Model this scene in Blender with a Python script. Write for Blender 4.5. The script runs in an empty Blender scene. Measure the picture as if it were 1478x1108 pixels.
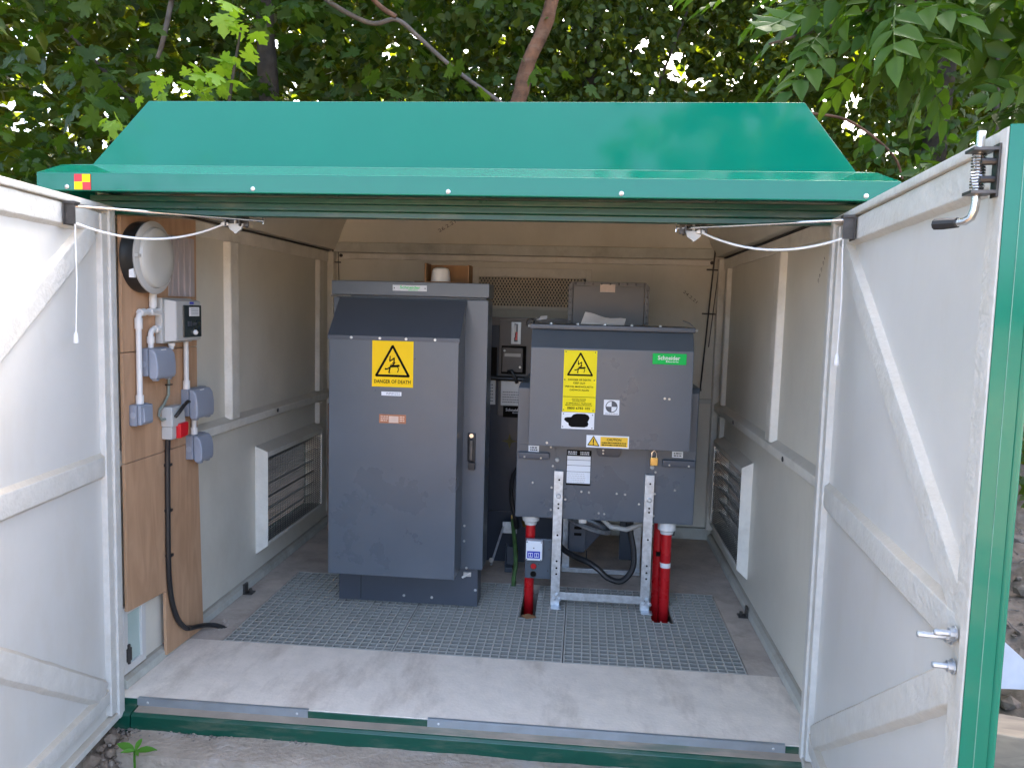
import bpy, bmesh, math, random
import numpy as np
from mathutils import Vector, Matrix, noise

random.seed(11)
rng = np.random.default_rng(5)
C = bpy.context.scene.collection
SC = bpy.context.scene

# ------------------------------------------------------------------ camera, sky, sun, exposure
CAM = Vector((0.4112, -2.6398, 1.4469))
yaw, pit, rol = 0.0897, 0.0925, -0.0261
fwd = Vector((-math.sin(yaw) * math.cos(pit), math.cos(yaw) * math.cos(pit), -math.sin(pit)))
rgt = Vector((math.cos(yaw), math.sin(yaw), 0))
dwn = fwd.cross(rgt)
r2 = rgt * math.cos(rol) + dwn * math.sin(rol)
d2 = dwn * math.cos(rol) - rgt * math.sin(rol)
cd = bpy.data.cameras.new('camera')
cd.sensor_width = 36
cd.lens = 1137.09 / 1478 * 36
cd.clip_start, cd.clip_end = 0.05, 2000
cam = bpy.data.objects.new('camera', cd)
C.objects.link(cam)
cam.matrix_world = Matrix(((r2.x, -d2.x, -fwd.x, CAM.x), (r2.y, -d2.y, -fwd.y, CAM.y), (r2.z, -d2.z, -fwd.z, CAM.z), (0, 0, 0, 1)))
SC.camera = cam

SUN_EL, SUN_AZ = math.radians(45), math.radians(22)       # azimuth from +y (behind the kiosk), plus = to the right
w = bpy.data.worlds.new('World')
SC.world = w
w.use_nodes = True
nt = w.node_tree
bg = nt.nodes['Background']
sky = nt.nodes.new('ShaderNodeTexSky')
sky.sky_type = 'NISHITA'
sky.sun_disc = False
sky.sun_elevation = SUN_EL
sky.sun_rotation = SUN_AZ
sky.air_density = 0.6
sky.dust_density = 4.5
sky.ozone_density = 0.0
nt.links.new(sky.outputs[0], bg.inputs[0])
bg.inputs[1].default_value = 0.15
sd = bpy.data.lights.new('sun', 'SUN')
sd.energy = 3.0
sd.angle = math.radians(0.6)
sd.color = (1, 0.94, 0.84)
sun = bpy.data.objects.new('sun', sd)
C.objects.link(sun)
to_sun = Vector((math.sin(SUN_AZ) * math.cos(SUN_EL), math.cos(SUN_AZ) * math.cos(SUN_EL), math.sin(SUN_EL)))
sun.rotation_euler = to_sun.to_track_quat('Z', 'Y').to_euler()
sun.location = to_sun * 30
SC.view_settings.view_transform = 'Standard'
SC.view_settings.look = 'None'
SC.view_settings.gamma = 1
SC.view_settings.exposure = 3.7
SC.render.engine = 'CYCLES'
SC.cycles.max_bounces = 10
SC.cycles.diffuse_bounces = 6
SC.cycles.glossy_bounces = 4
SC.cycles.transmission_bounces = 6
SC.cycles.transparent_max_bounces = 8
SC.cycles.use_denoising = True

# ------------------------------------------------------------------ helpers
class MB:
    def __init__(s): s.v, s.f = [], []
    def add(s, vs, fs):
        b = len(s.v); s.v += [Vector(p) for p in vs]; s.f += [tuple(i + b for i in f) for f in fs]; return s
    def hexa(s, p):                     # 8 points: bottom ring 0-3, top ring 4-7
        return s.add(p, [(3, 2, 1, 0), (4, 5, 6, 7), (0, 1, 5, 4), (1, 2, 6, 5), (2, 3, 7, 6), (3, 0, 4, 7)])
    def box(s, x0, x1, y0, y1, z0, z1):
        return s.hexa([(x0, y0, z0), (x1, y0, z0), (x1, y1, z0), (x0, y1, z0), (x0, y0, z1), (x1, y0, z1), (x1, y1, z1), (x0, y1, z1)])
    def bx(s, o, ax, ay, az):           # oriented box: centre o, half axes
        o, ax, ay, az = map(Vector, (o, ax, ay, az))
        return s.hexa([o - ax - ay - az, o + ax - ay - az, o + ax + ay - az, o - ax + ay - az, o - ax - ay + az, o + ax - ay + az, o + ax + ay + az, o - ax + ay + az])
    def prism(s, pts, d):               # polygon of 3-D points extruded by d
        d = Vector(d); n = len(pts); p = [Vector(q) for q in pts]
        return s.add(p + [q + d for q in p], [tuple(range(n)), tuple(range(2 * n - 1, n - 1, -1))] + [(i, i + n, (i + 1) % n + n, (i + 1) % n) for i in range(n)])
    def tube(s, path, r, n=8, caps=True):
        path = [Vector(p) for p in path]; m = len(path); rs = r if isinstance(r, (list, tuple)) else [r] * m
        t0 = (path[1] - path[0]).normalized()
        a = t0.orthogonal().normalized(); rings = []
        for i, p in enumerate(path):
            t = (path[min(i + 1, m - 1)] - path[max(i - 1, 0)]).normalized()
            a = (a - t * a.dot(t)).normalized(); b = t.cross(a)
            rings += [p + (a * math.cos(k * 2 * math.pi / n) + b * math.sin(k * 2 * math.pi / n)) * rs[i] for k in range(n)]
        fs = [(i * n + k, i * n + (k + 1) % n, (i + 1) * n + (k + 1) % n, (i + 1) * n + k) for i in range(m - 1) for k in range(n)]
        if caps: fs += [tuple(range(n - 1, -1, -1)), tuple(range((m - 1) * n, m * n))]
        return s.add(rings, fs)
    def cyl(s, p0, p1, r, n=10, r1=None):
        return s.tube([p0, p1], [r, r if r1 is None else r1], n)
    def lathe(s, o, ax, prof, n=28):    # prof: (distance along ax, radius)
        o, ax = Vector(o), Vector(ax).normalized(); a = ax.orthogonal().normalized(); b = ax.cross(a)
        vs = [o + ax * h + (a * math.cos(k * 2 * math.pi / n) + b * math.sin(k * 2 * math.pi / n)) * r for h, r in prof for k in range(n)]
        m = len(prof)
        fs = [(i * n + k, i * n + (k + 1) % n, (i + 1) * n + (k + 1) % n, (i + 1) * n + k) for i in range(m - 1) for k in range(n)]
        return s.add(vs, fs + [tuple(range(n - 1, -1, -1)), tuple(range((m - 1) * n, m * n))])
    def strip(s, pts, wd, o, u, v, n, th=0.0006):     # flat strokes in the plane (o,u,v), raised along n
        o, u, v, n = map(Vector, (o, u, v, n))
        for (a, b) in zip(pts[:-1], pts[1:]):
            A = o + u * a[0] + v * a[1]; B = o + u * b[0] + v * b[1]; t = (B - A)
            if t.length < 1e-6: continue
            t.normalize(); q = n.cross(t) * wd / 2
            A2, B2 = A - t * wd * .25, B + t * wd * .25
            s.prism([A2 - q, B2 - q, B2 + q, A2 + q], n * th)
        return s

def root_loc(p):
    while p is not None and p.parent is not None: p = p.parent
    return Vector(p.location) if p is not None else Vector((0, 0, 0))

def thing(name, label, cat, loc=(0, 0, 0), group=None):
    o = bpy.data.objects.new(name, None); o.empty_display_size = 0.1
    C.objects.link(o); o.location = loc; o['label'] = label; o['category'] = cat
    if group: o['group'] = group
    return o

def tag(o, label, cat, group=None):
    o['label'] = label; o['category'] = cat
    if group: o['group'] = group
    return o

def obj(name, mb, mat, parent=None, bevel=0, segs=2, smooth=35, kind=None, label=None, loc=None, convex=False):
    base = root_loc(parent) if parent is not None else Vector(loc or (0, 0, 0))
    me = bpy.data.meshes.new(name)
    me.from_pydata([tuple(p - base) for p in mb.v], [], mb.f)
    bm = bmesh.new(); bm.from_mesh(me)
    bmesh.ops.recalc_face_normals(bm, faces=bm.faces)
    if bevel:
        es = [e for e in bm.edges if len(e.link_faces) == 2 and e.calc_face_angle(0) > 0.5 and (not convex or e.is_convex)]
        bmesh.ops.bevel(bm, geom=es, offset=bevel, segments=segs, profile=0.5, affect='EDGES', clamp_overlap=True)
    ang = math.radians(smooth)
    for f in bm.faces: f.smooth = True
    for e in bm.edges:
        if len(e.link_faces) == 2 and e.calc_face_angle(0) > ang: e.smooth = False
    bm.to_mesh(me); bm.free()
    if mat: me.materials.append(mat)
    o = bpy.data.objects.new(name, me); C.objects.link(o)
    if bevel:
        wn = o.modifiers.new('weighted_normal', 'WEIGHTED_NORMAL'); wn.keep_sharp = True; wn.weight = 80
    if parent is not None: o.parent = parent
    else: o.location = base
    if kind: o['kind'] = kind
    if label: o['label'] = label
    return o

def place(src, parent, loc, rot=None, name=None):       # another part sharing src's mesh
    o = bpy.data.objects.new(name or src.name.split('.')[0], src.data); C.objects.link(o); o.parent = parent
    o.location = loc
    if rot is not None: o.rotation_euler = rot
    return o

def copy_tree(o, parent=None):
    c = o.copy(); C.objects.link(c)
    if parent is not None: c.parent = parent
    for ch in list(o.children): copy_tree(ch, c)
    return c

def text(name, body, width, centre, mat, parent, u=(1, 0, 0), v=(0, 0, 1), height=None, th=0.0006, kind=None, shear=0, bold=0.018):
    cu = bpy.data.curves.new(name, 'FONT'); cu.body = body; cu.align_x = 'CENTER'; cu.align_y = 'CENTER'
    cu.resolution_u = 2; cu.size = 1; cu.extrude = 0.0; cu.shear = shear; cu.offset = bold
    t = bpy.data.objects.new('tmp', cu)
    me = bpy.data.meshes.new_from_object(t)
    bpy.data.objects.remove(t); bpy.data.curves.remove(cu)
    co = np.empty(len(me.vertices) * 3); me.vertices.foreach_get('co', co); co = co.reshape(-1, 3)
    lo, hi = co.min(0), co.max(0); co -= (lo + hi) / 2
    sx = width / (hi[0] - lo[0]); sy = sx if height is None else height / (hi[1] - lo[1])
    u, v = np.array(u, float), np.array(v, float); n = np.cross(u, v)
    base = np.array(root_loc(parent))
    W = np.array(centre, float) - base + co[:, :1] * sx * u + co[:, 1:2] * sy * v + n * th
    me.vertices.foreach_set('co', W.ravel()); me.name = name
    me.materials.clear(); me.materials.append(mat)
    o = bpy.data.objects.new(name, me); C.objects.link(o); o.parent = parent
    if kind: o['kind'] = kind
    return o

# ------------------------------------------------------------------ materials
def M(name, col, rough=0.5, metal=0.0, var=0.1, vscale=4, bump=0.0, bscale=80, dirt=None, damt=0.3, dscale=3, dstretch=(1, 1, 1), spec=0.5, coat=0.0, rvar=0.08):
    m = bpy.data.materials.new(name); m.use_nodes = True
    N, L = m.node_tree.nodes, m.node_tree.links
    b = N['Principled BSDF']
    b.inputs['Metallic'].default_value = metal
    b.inputs['Specular IOR Level'].default_value = spec
    b.inputs['Coat Weight'].default_value = coat
    b.inputs['Coat Roughness'].default_value = 0.06
    tc = N.new('ShaderNodeTexCoord')
    n1 = N.new('ShaderNodeTexNoise'); n1.inputs['Scale'].default_value = vscale; n1.inputs['Detail'].default_value = 6; n1.inputs['Roughness'].default_value = 0.62
    L.new(tc.outputs['Object'], n1.inputs['Vector'])
    mx = N.new('ShaderNodeMix'); mx.data_type = 'RGBA'
    mx.inputs[6].default_value = (*[c * (1 - var) for c in col], 1)
    mx.inputs[7].default_value = (*[min(1, c * (1 + var)) for c in col], 1)
    mr = N.new('ShaderNodeMapRange'); mr.inputs[1].default_value = 0.3; mr.inputs[2].default_value = 0.7
    L.new(n1.outputs['Fac'], mr.inputs[0]); L.new(mr.outputs[0], mx.inputs[0])
    out = mx.outputs[2]
    if dirt:
        mp = N.new('ShaderNodeMapping'); mp.inputs['Scale'].default_value = dstretch
        L.new(tc.outputs['Object'], mp.inputs['Vector'])
        n2 = N.new('ShaderNodeTexNoise'); n2.inputs['Scale'].default_value = dscale; n2.inputs['Detail'].default_value = 9; n2.inputs['Roughness'].default_value = 0.68
        L.new(mp.outputs[0], n2.inputs['Vector'])
        r = N.new('ShaderNodeMapRange'); r.inputs[1].default_value = 0.5; r.inputs[2].default_value = 0.78; r.inputs[4].default_value = damt
        L.new(n2.outputs['Fac'], r.inputs[0])
        m2 = N.new('ShaderNodeMix'); m2.data_type = 'RGBA'
        L.new(r.outputs[0], m2.inputs[0]); L.new(out, m2.inputs[6]); m2.inputs[7].default_value = (*dirt, 1)
        out = m2.outputs[2]
    L.new(out, b.inputs['Base Color'])
    rr = N.new('ShaderNodeMapRange'); rr.inputs[3].default_value = max(0.02, rough - rvar); rr.inputs[4].default_value = min(1, rough + rvar)
    L.new(n1.outputs['Fac'], rr.inputs[0]); L.new(rr.outputs[0], b.inputs['Roughness'])
    if bump:
        n3 = N.new('ShaderNodeTexNoise'); n3.inputs['Scale'].default_value = bscale; n3.inputs['Detail'].default_value = 4
        L.new(tc.outputs['Object'], n3.inputs['Vector'])
        bp = N.new('ShaderNodeBump'); bp.inputs['Strength'].default_value = bump; bp.inputs['Distance'].default_value = 0.01
        L.new(n3.outputs['Fac'], bp.inputs['Height']); L.new(bp.outputs[0], b.inputs['Normal'])
    return m

def leaf_mat(name, c1, c2, trans):
    m = bpy.data.materials.new(name); m.use_nodes = True
    N, L = m.node_tree.nodes, m.node_tree.links
    b = N['Principled BSDF']; out = N['Material Output']
    oi = N.new('ShaderNodeObjectInfo'); ge = N.new('ShaderNodeNewGeometry')
    ad = N.new('ShaderNodeMath'); ad.operation = 'ADD'; L.new(oi.outputs['Random'], ad.inputs[0]); L.new(ge.outputs['Random Per Island'], ad.inputs[1])
    fr = N.new('ShaderNodeMath'); fr.operation = 'FRACT'; L.new(ad.outputs[0], fr.inputs[0])
    mx = N.new('ShaderNodeMix'); mx.data_type = 'RGBA'; mx.inputs[6].default_value = (*c1, 1); mx.inputs[7].default_value = (*c2, 1)
    L.new(fr.outputs[0], mx.inputs[0]); L.new(mx.outputs[2], b.inputs['Base Color'])
    b.inputs['Roughness'].default_value = 0.5; b.inputs['Specular IOR Level'].default_value = 0.2
    tr = N.new('ShaderNodeBsdfTranslucent')
    hs = N.new('ShaderNodeMix'); hs.data_type = 'RGBA'; hs.blend_type = 'MULTIPLY'; hs.inputs[0].default_value = 1
    L.new(mx.outputs[2], hs.inputs[6]); hs.inputs[7].default_value = (*trans, 1); L.new(hs.outputs[2], tr.inputs['Color'])
    a = N.new('ShaderNodeAddShader'); L.new(b.outputs[0], a.inputs[0]); L.new(tr.outputs[0], a.inputs[1]); L.new(a.outputs[0], out.inputs['Surface'])
    return m

def wood_mat(name, c1, c2, sc=(2.2, 2.2, 0.35), rough=0.6):
    m = M(name, c1, rough, var=0.12, vscale=3)
    N, L = m.node_tree.nodes, m.node_tree.links; b = N['Principled BSDF']
    tc = N.new('ShaderNodeTexCoord'); mp = N.new('ShaderNodeMapping'); mp.inputs['Scale'].default_value = sc
    L.new(tc.outputs['Object'], mp.inputs[0])
    wv = N.new('ShaderNodeTexNoise'); wv.inputs['Scale'].default_value = 9; wv.inputs['Detail'].default_value = 8; wv.inputs['Distortion'].default_value = 1.2
    L.new(mp.outputs[0], wv.inputs['Vector'])
    r = N.new('ShaderNodeMapRange'); r.inputs[1].default_value = 0.38; r.inputs[2].default_value = 0.66; L.new(wv.outputs['Fac'], r.inputs[0])
    mx = N.new('ShaderNodeMix'); mx.data_type = 'RGBA'; mx.inputs[6].default_value = (*c1, 1); mx.inputs[7].default_value = (*c2, 1)
    L.new(r.outputs[0], mx.inputs[0]); L.new(mx.outputs[2], b.inputs['Base Color'])
    return m

m_green = M('green gelcoat', (0.001, 0.132, 0.080), 0.08, var=0.06, vscale=1.5, bump=0.012, bscale=7, coat=0.0, dirt=(0.02, 0.12, 0.085), damt=0.10, dscale=6, spec=0.34, rvar=0.03)
m_sheet = M('dull white sheet', (0.42, 0.43, 0.45), 0.5, var=0.12, vscale=8, dirt=(0.3, 0.29, 0.28), damt=0.4, dscale=5)
m_seam = M('pale seam', (0.10, 0.26, 0.19), 0.5, var=0.4, vscale=9)
m_greend = M('shade darkened green paint', (0.002, 0.058, 0.034), 0.3, var=0.15, vscale=8, bump=0.05, bscale=40, dirt=(0.2, 0.17, 0.12), damt=0.55, dscale=7, dstretch=(0.6, 3, 3))  # green darkened overall to stand in for the shade around the lintel
m_ledge = M('dusty ledge', (0.30, 0.24, 0.18), 0.8, var=0.2, vscale=6, dirt=(0.03, 0.12, 0.085), damt=0.9, dscale=3.2, dstretch=(0.6, 3, 1))
m_white = M('white gelcoat', (0.60, 0.59, 0.55), 0.34, var=0.045, vscale=2.6, bump=0.06, bscale=22, dirt=(0.46, 0.39, 0.28), damt=0.32, dscale=3.6, dstretch=(1, 1, 0.35))
m_rib = M('white fibreglass rib', (0.585, 0.57, 0.52), 0.48, var=0.08, vscale=20, bump=0.32, bscale=70, dirt=(0.5, 0.42, 0.28), damt=0.3, dscale=6)
m_wall = M('cream fibreglass wall', (0.67, 0.64, 0.545), 0.45, var=0.07, vscale=2.2, bump=0.12, bscale=28, dirt=(0.36, 0.31, 0.22), damt=0.3, dscale=2.0, dstretch=(1, 1, 0.5))
m_wallrib = M('cream wall rib', (0.72, 0.69, 0.61), 0.45, var=0.08, vscale=8, bump=0.25, bscale=45, dirt=(0.3, 0.25, 0.17), damt=0.45, dscale=5)  # coloured lighter than the wall in place of light catching the ribs
m_flange = M('grubby wall flange', (0.50, 0.50, 0.44), 0.5, var=0.12, vscale=9, bump=0.2, bscale=50, dirt=(0.2, 0.17, 0.12), damt=0.7, dscale=5)
m_conc = M('floor concrete', (0.78, 0.675, 0.56), 0.78, var=0.08, vscale=11, bump=0.22, bscale=70, dirt=(0.40, 0.31, 0.235), damt=0.95, dscale=3.0, dstretch=(1.4, .5, 1), spec=0.3)
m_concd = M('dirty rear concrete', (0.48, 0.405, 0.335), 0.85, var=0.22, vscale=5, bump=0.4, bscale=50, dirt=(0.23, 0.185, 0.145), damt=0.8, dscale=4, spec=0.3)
m_step = M('rough concrete', (0.35, 0.285, 0.22), 0.9, var=0.18, vscale=7, bump=0.8, bscale=45, dirt=(0.46, 0.43, 0.40), damt=0.8, dscale=4.5, spec=0.2)
m_soil = M('soil', (0.18, 0.138, 0.103), 0.95, var=0.35, vscale=9, bump=1.0, bscale=35, dirt=(0.21, 0.175, 0.14), damt=0.8, dscale=14, spec=0.15)
m_yard = M('sandy yard', (0.30, 0.215, 0.14), 0.95, var=0.3, vscale=5, bump=0.8, bscale=30, dirt=(0.24, 0.18, 0.12), damt=0.7, dscale=1.5, spec=0.15)
m_stone = M('grey stone', (0.22, 0.185, 0.15), 0.9, var=0.4, vscale=30, bump=0.5, bscale=60, spec=0.2)
m_grey = M('dark grey enamel', (0.078, 0.096, 0.116), 0.30, var=0.09, vscale=2.2, bump=0.015, bscale=6, dirt=(0.13, 0.14, 0.15), damt=0.17, dscale=4.2, rvar=0.14)
m_greyd = M('slate grey steel', (0.055, 0.066, 0.084), 0.38, var=0.08, vscale=4, bump=0.02, bscale=120)
m_brown = M('warm tinted grey steel', (0.105, 0.095, 0.085), 0.42, var=0.08, vscale=4)  # brown put into the grey in place of warm reflections
m_navy = M('dark tank steel', (0.028, 0.038, 0.056), 0.32, var=0.1, vscale=4)
m_grat = M('grey grating resin', (0.26, 0.255, 0.22), 0.5, var=0.12, vscale=5, bump=0.1, bscale=90, dirt=(0.22, 0.20, 0.17), damt=0.5, dscale=3.5)
m_galv = M('galvanised steel', (0.52, 0.55, 0.57), 0.42, metal=0.85, var=0.22, vscale=45, bump=0.05, bscale=60, rvar=0.14)
m_alu = M('aluminium strip', (0.40, 0.43, 0.45), 0.45, metal=0.7, var=0.1, vscale=10, dirt=(0.35, 0.32, 0.28), damt=0.4, dscale=8)
m_steel = M('polished steel', (0.62, 0.60, 0.57), 0.2, metal=1.0, var=0.08, vscale=10)
m_dsteel = M('dull dark steel', (0.075, 0.07, 0.065), 0.45, metal=0.6, var=0.3, vscale=30)
m_screw = M('zinc screws', (0.72, 0.72, 0.70), 0.3, metal=0.7, var=0.05)
m_brass = M('brass', (0.55, 0.36, 0.12), 0.32, metal=1.0, var=0.12, vscale=20)
m_ply = wood_mat('plywood', (0.49, 0.30, 0.175), (0.40, 0.235, 0.13))
m_plank = wood_mat('raw plank', (0.30, 0.16, 0.07), (0.2, 0.1, 0.04))
m_sleeper = wood_mat('weathered timber', (0.24, 0.18, 0.125), (0.36, 0.27, 0.18), sc=(0.3, 2.5, 2.5), rough=0.9)
m_gbox = M('grey socket plastic', (0.27, 0.295, 0.345), 0.4, var=0.04, vscale=8, bump=0.05, bscale=200)
m_gboxd = M('grey socket base', (0.22, 0.24, 0.28), 0.45, var=0.04, vscale=8)
m_lgrey = M('pale grey plastic', (0.46, 0.46, 0.435), 0.4, var=0.04, vscale=6)
m_pvc = M('white pvc', (0.66, 0.655, 0.63), 0.35, var=0.04, vscale=8)
m_pwhite = M('white plastic', (0.74, 0.74, 0.73), 0.35, var=0.03)
m_blackp = M('black rubber', (0.014, 0.014, 0.015), 0.42, var=0.2, vscale=20)
m_black = M('black print', (0.006, 0.005, 0.004), 0.8, var=0.05, spec=0.15)
m_yel = M('yellow sign plastic', (0.95, 0.60, 0.003), 0.45, var=0.03, spec=0.2)
m_yel2 = M('lemon sign plastic', (0.93, 0.76, 0.004), 0.45, var=0.03, spec=0.2)
m_oran = M('amber label', (0.85, 0.50, 0.01), 0.4, var=0.03)
m_signw = M('white sign plastic', (0.76, 0.78, 0.80), 0.35, var=0.02)
m_paper = M('creased paper', (0.60, 0.575, 0.54), 0.8, var=0.1, vscale=14, bump=0.3, bscale=20)
m_red = M('red duct plastic', (0.48, 0.008, 0.012), 0.28, var=0.08, vscale=6, dirt=(0.25, 0.02, 0.02), damt=0.3, dscale=10)
m_redp = M('red plug plastic', (0.62, 0.012, 0.02), 0.3, var=0.04)
m_lgreen = M('bright green label', (0.006, 0.52, 0.085), 0.45, var=0.03, spec=0.2)
m_blue = M('blue label', (0.015, 0.04, 0.42), 0.4, var=0.05)
m_bronzep = M('bronze plate', (0.30, 0.13, 0.07), 0.35, metal=0.5, var=0.2, vscale=30)
m_tan = M('tan plate', (0.62, 0.47, 0.37), 0.5, var=0.1, vscale=30)
m_card = M('cardboard', (0.25, 0.135, 0.06), 0.85, var=0.1, vscale=8)
m_lens = M('frosted lens', (0.50, 0.50, 0.46), 0.22, var=0.04, vscale=5, bump=0.03, bscale=20, coat=0.3)
m_ridge = M('ridged plastic sheet', (0.40, 0.36, 0.36), 0.3, var=0.1, vscale=6)
m_ridged = M('dark groove', (0.10, 0.06, 0.06), 0.5, var=0.1)
m_smoke = M('smoked window', (0.035, 0.045, 0.045), 0.12, var=0.1)
m_cable = M('green yellow cable', (0.05, 0.11, 0.03), 0.45, var=0.4, vscale=25)
m_gcable = M('grey cable', (0.20, 0.235, 0.20), 0.4, var=0.1)
m_cord = M('white cord', (0.74, 0.73, 0.70), 0.7, var=0.05)
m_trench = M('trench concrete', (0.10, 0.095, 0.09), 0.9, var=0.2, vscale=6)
m_ink = M('pencil ink', (0.13, 0.115, 0.095), 0.8, var=0.1)
m_glassp = M('pale green glass', (0.42, 0.52, 0.47), 0.12, var=0.06)
m_wirem = M('dark vent mesh', (0.15, 0.155, 0.15), 0.45, metal=0.4, var=0.15, vscale=14)
m_mesh = M('expanded metal', (0.62, 0.54, 0.42), 0.5, metal=0.4, var=0.15, vscale=10)
m_louv = M('dark louvre', (0.11, 0.115, 0.11), 0.5, var=0.2, vscale=6)
m_bark = M('brown bark', (0.12, 0.058, 0.030), 0.9, var=0.6, vscale=9, bump=1.0, bscale=22, dirt=(0.20, 0.13, 0.085), damt=0.8, dscale=5, dstretch=(1, 1, 4))
m_barkd = M('dark bark', (0.055, 0.045, 0.035), 0.92, var=0.4, vscale=8, bump=1.0, bscale=25)
m_barkg = M('grey bark', (0.12, 0.10, 0.082), 0.9, var=0.35, vscale=9, bump=0.8, bscale=30)
m_maple = leaf_mat('maple leaf', (0.0160, 0.0403, 0.0076), (0.0386, 0.0706, 0.0101), (1.5, 1.35, 0.25))
m_mapley = leaf_mat('backlit maple leaf', (0.1071, 0.1928, 0.0200), (0.1571, 0.2356, 0.0250), (1.5, 1.4, 0.5))  # sun from behind is put into this paler yellow green colour
m_birch = leaf_mat('small oval leaf', (0.0168, 0.0353, 0.0076), (0.0487, 0.0706, 0.0109), (1.6, 1.35, 0.25))
m_ash = leaf_mat('ash leaflet', (0.0218, 0.0554, 0.0084), (0.0420, 0.0823, 0.0118), (1.5, 1.4, 0.25))
m_ivy = leaf_mat('ivy leaf', (0.0185, 0.0370, 0.0050), (0.0437, 0.0605, 0.0084), (1.6, 1.3, 0.2))
m_wood = leaf_mat('far leaf', (0.0143, 0.0286, 0.0050), (0.0454, 0.0655, 0.0084), (1.7, 1.4, 0.25))
m_weed = leaf_mat('weed leaf', (0.0434, 0.1240, 0.0124), (0.0558, 0.1488, 0.0186), (1.2, 1.2, 0.4))

def dust_top(m, dust, amt=0.8, lo=0.75, hi=0.95):
    N, L = m.node_tree.nodes, m.node_tree.links; b = N['Principled BSDF']
    src = b.inputs['Base Color'].links[0].from_socket
    ge = N.new('ShaderNodeNewGeometry'); sx = N.new('ShaderNodeSeparateXYZ'); L.new(ge.outputs['Normal'], sx.inputs[0])
    mr = N.new('ShaderNodeMapRange'); mr.inputs[1].default_value = lo; mr.inputs[2].default_value = hi; mr.inputs[4].default_value = amt
    L.new(sx.outputs['Z'], mr.inputs[0])
    mx = N.new('ShaderNodeMix'); mx.data_type = 'RGBA'; L.new(mr.outputs[0], mx.inputs[0]); L.new(src, mx.inputs[6]); mx.inputs[7].default_value = (*dust, 1)
    L.new(mx.outputs[2], b.inputs['Base Color'])
dust_top(m_grat, (0.58, 0.545, 0.48), 0.85)  # dust tint also lightens bar tops in place of shading in the cells
dust_top(m_rib, (0.40, 0.31, 0.20), 0.55, 0.25, 0.75)
dust_top(m_wallrib, (0.34, 0.28, 0.20), 0.5, 0.3, 0.8)
dust_top(m_flange, (0.26, 0.21, 0.15), 0.6, 0.4, 0.9)

# ------------------------------------------------------------------ ground and concrete
def sstep(a, b, x):
    t = np.clip((x - a) / (b - a), 0, 1); return t * t * (3 - 2 * t)

def ground_h(x, y):
    h = -0.17 + 0.42 * sstep(1.5, 3.3, x + 0.3 * y) * sstep(-1.2, 0.0, y)
    h = h + 0.25 * sstep(3.2, 6, y) * sstep(-8, -3, -abs(x))
    h = h + 0.092 * (1 - sstep(-1.17, -1.08, x)) * sstep(-0.42, -0.24, y) * sstep(-3, -2, x)
    inside = (x > -1.22) & (x < 1.25) & (y > -0.1) & (y < 2.5)
    return np.where(inside, -0.7, h)

gx = np.concatenate([[-400, -120, -40, -15, -8, -5, -3.5, -2.6], np.arange(-2, 3.6, 0.035), [3.8, 4.2, 5, 7, 10, 16, 40, 120, 400]])
gy = np.concatenate([[-400, -120, -40, -14, -8, -5, -4, -3, -2.4, -1.8], np.arange(-1.4, 2.6, 0.035), [2.8, 3.2, 4, 5, 6.5, 9, 14, 40, 120, 400]])
X, Y = np.meshgrid(gx, gy); H = ground_h(X, Y)
vs = []
for i in range(X.shape[0]):
    for j in range(X.shape[1]):
        x, y, h = X[i, j], Y[i, j], H[i, j]
        if h > -0.6:
            p = Vector((x * 2.2, y * 2.2, 0.3))
            am = 0.02 + 0.05 * float(sstep(1.6, 2.2, np.array(x)))
            h += am * noise.noise(p) + 0.5 * am * noise.noise(p * 3.7) + 0.35 * am * noise.noise(p * 9)
        vs.append((x, y, h))
nx = X.shape[1]
mb = MB(); mb.v = [Vector(p) for p in vs]
mb.f = [(i * nx + j, i * nx + j + 1, (i + 1) * nx + j + 1, (i + 1) * nx + j) for i in range(X.shape[0] - 1) for j in range(nx - 1)]
obj('ground', mb, m_soil, kind='structure', smooth=60)
yd = MB()                                                        # unseen yard in front, added in a sandy tone for warm bounce indoors
for i in range(24):
    for j in range(16):
        x0, x1, y0, y1 = -14 + i * 1.2, -14 + (i + 1) * 1.2, -21 + j * 1.2, -21 + (j + 1) * 1.2
        yd.add([(x, y, -0.085 + 0.02 * noise.noise(Vector((x * .6, y * .6, 0)))) for x, y in ((x0, y0), (x1, y0), (x1, y1), (x0, y1))], [(0, 1, 2, 3)])
obj('yard', yd, m_yard, kind='structure', smooth=60)

mb = MB()                                                        # floor slab of the kiosk with a cable trench
TX0, TX1, TY0, TY1 = -1.10, 1.124, 0.518, 1.435
mb.box(-1.30, 1.30, 0.0, TY0, -0.3, 0)
obj('floor', mb, m_conc, kind='structure')
mb = MB()
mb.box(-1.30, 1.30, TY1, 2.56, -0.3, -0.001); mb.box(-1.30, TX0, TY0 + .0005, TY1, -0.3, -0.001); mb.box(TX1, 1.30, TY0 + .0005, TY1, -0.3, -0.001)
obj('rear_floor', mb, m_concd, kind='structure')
obj('trench_floor', MB().box(-1.2, 1.2, 0.4, 1.6, -0.52, -0.45), m_trench, kind='structure')

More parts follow.
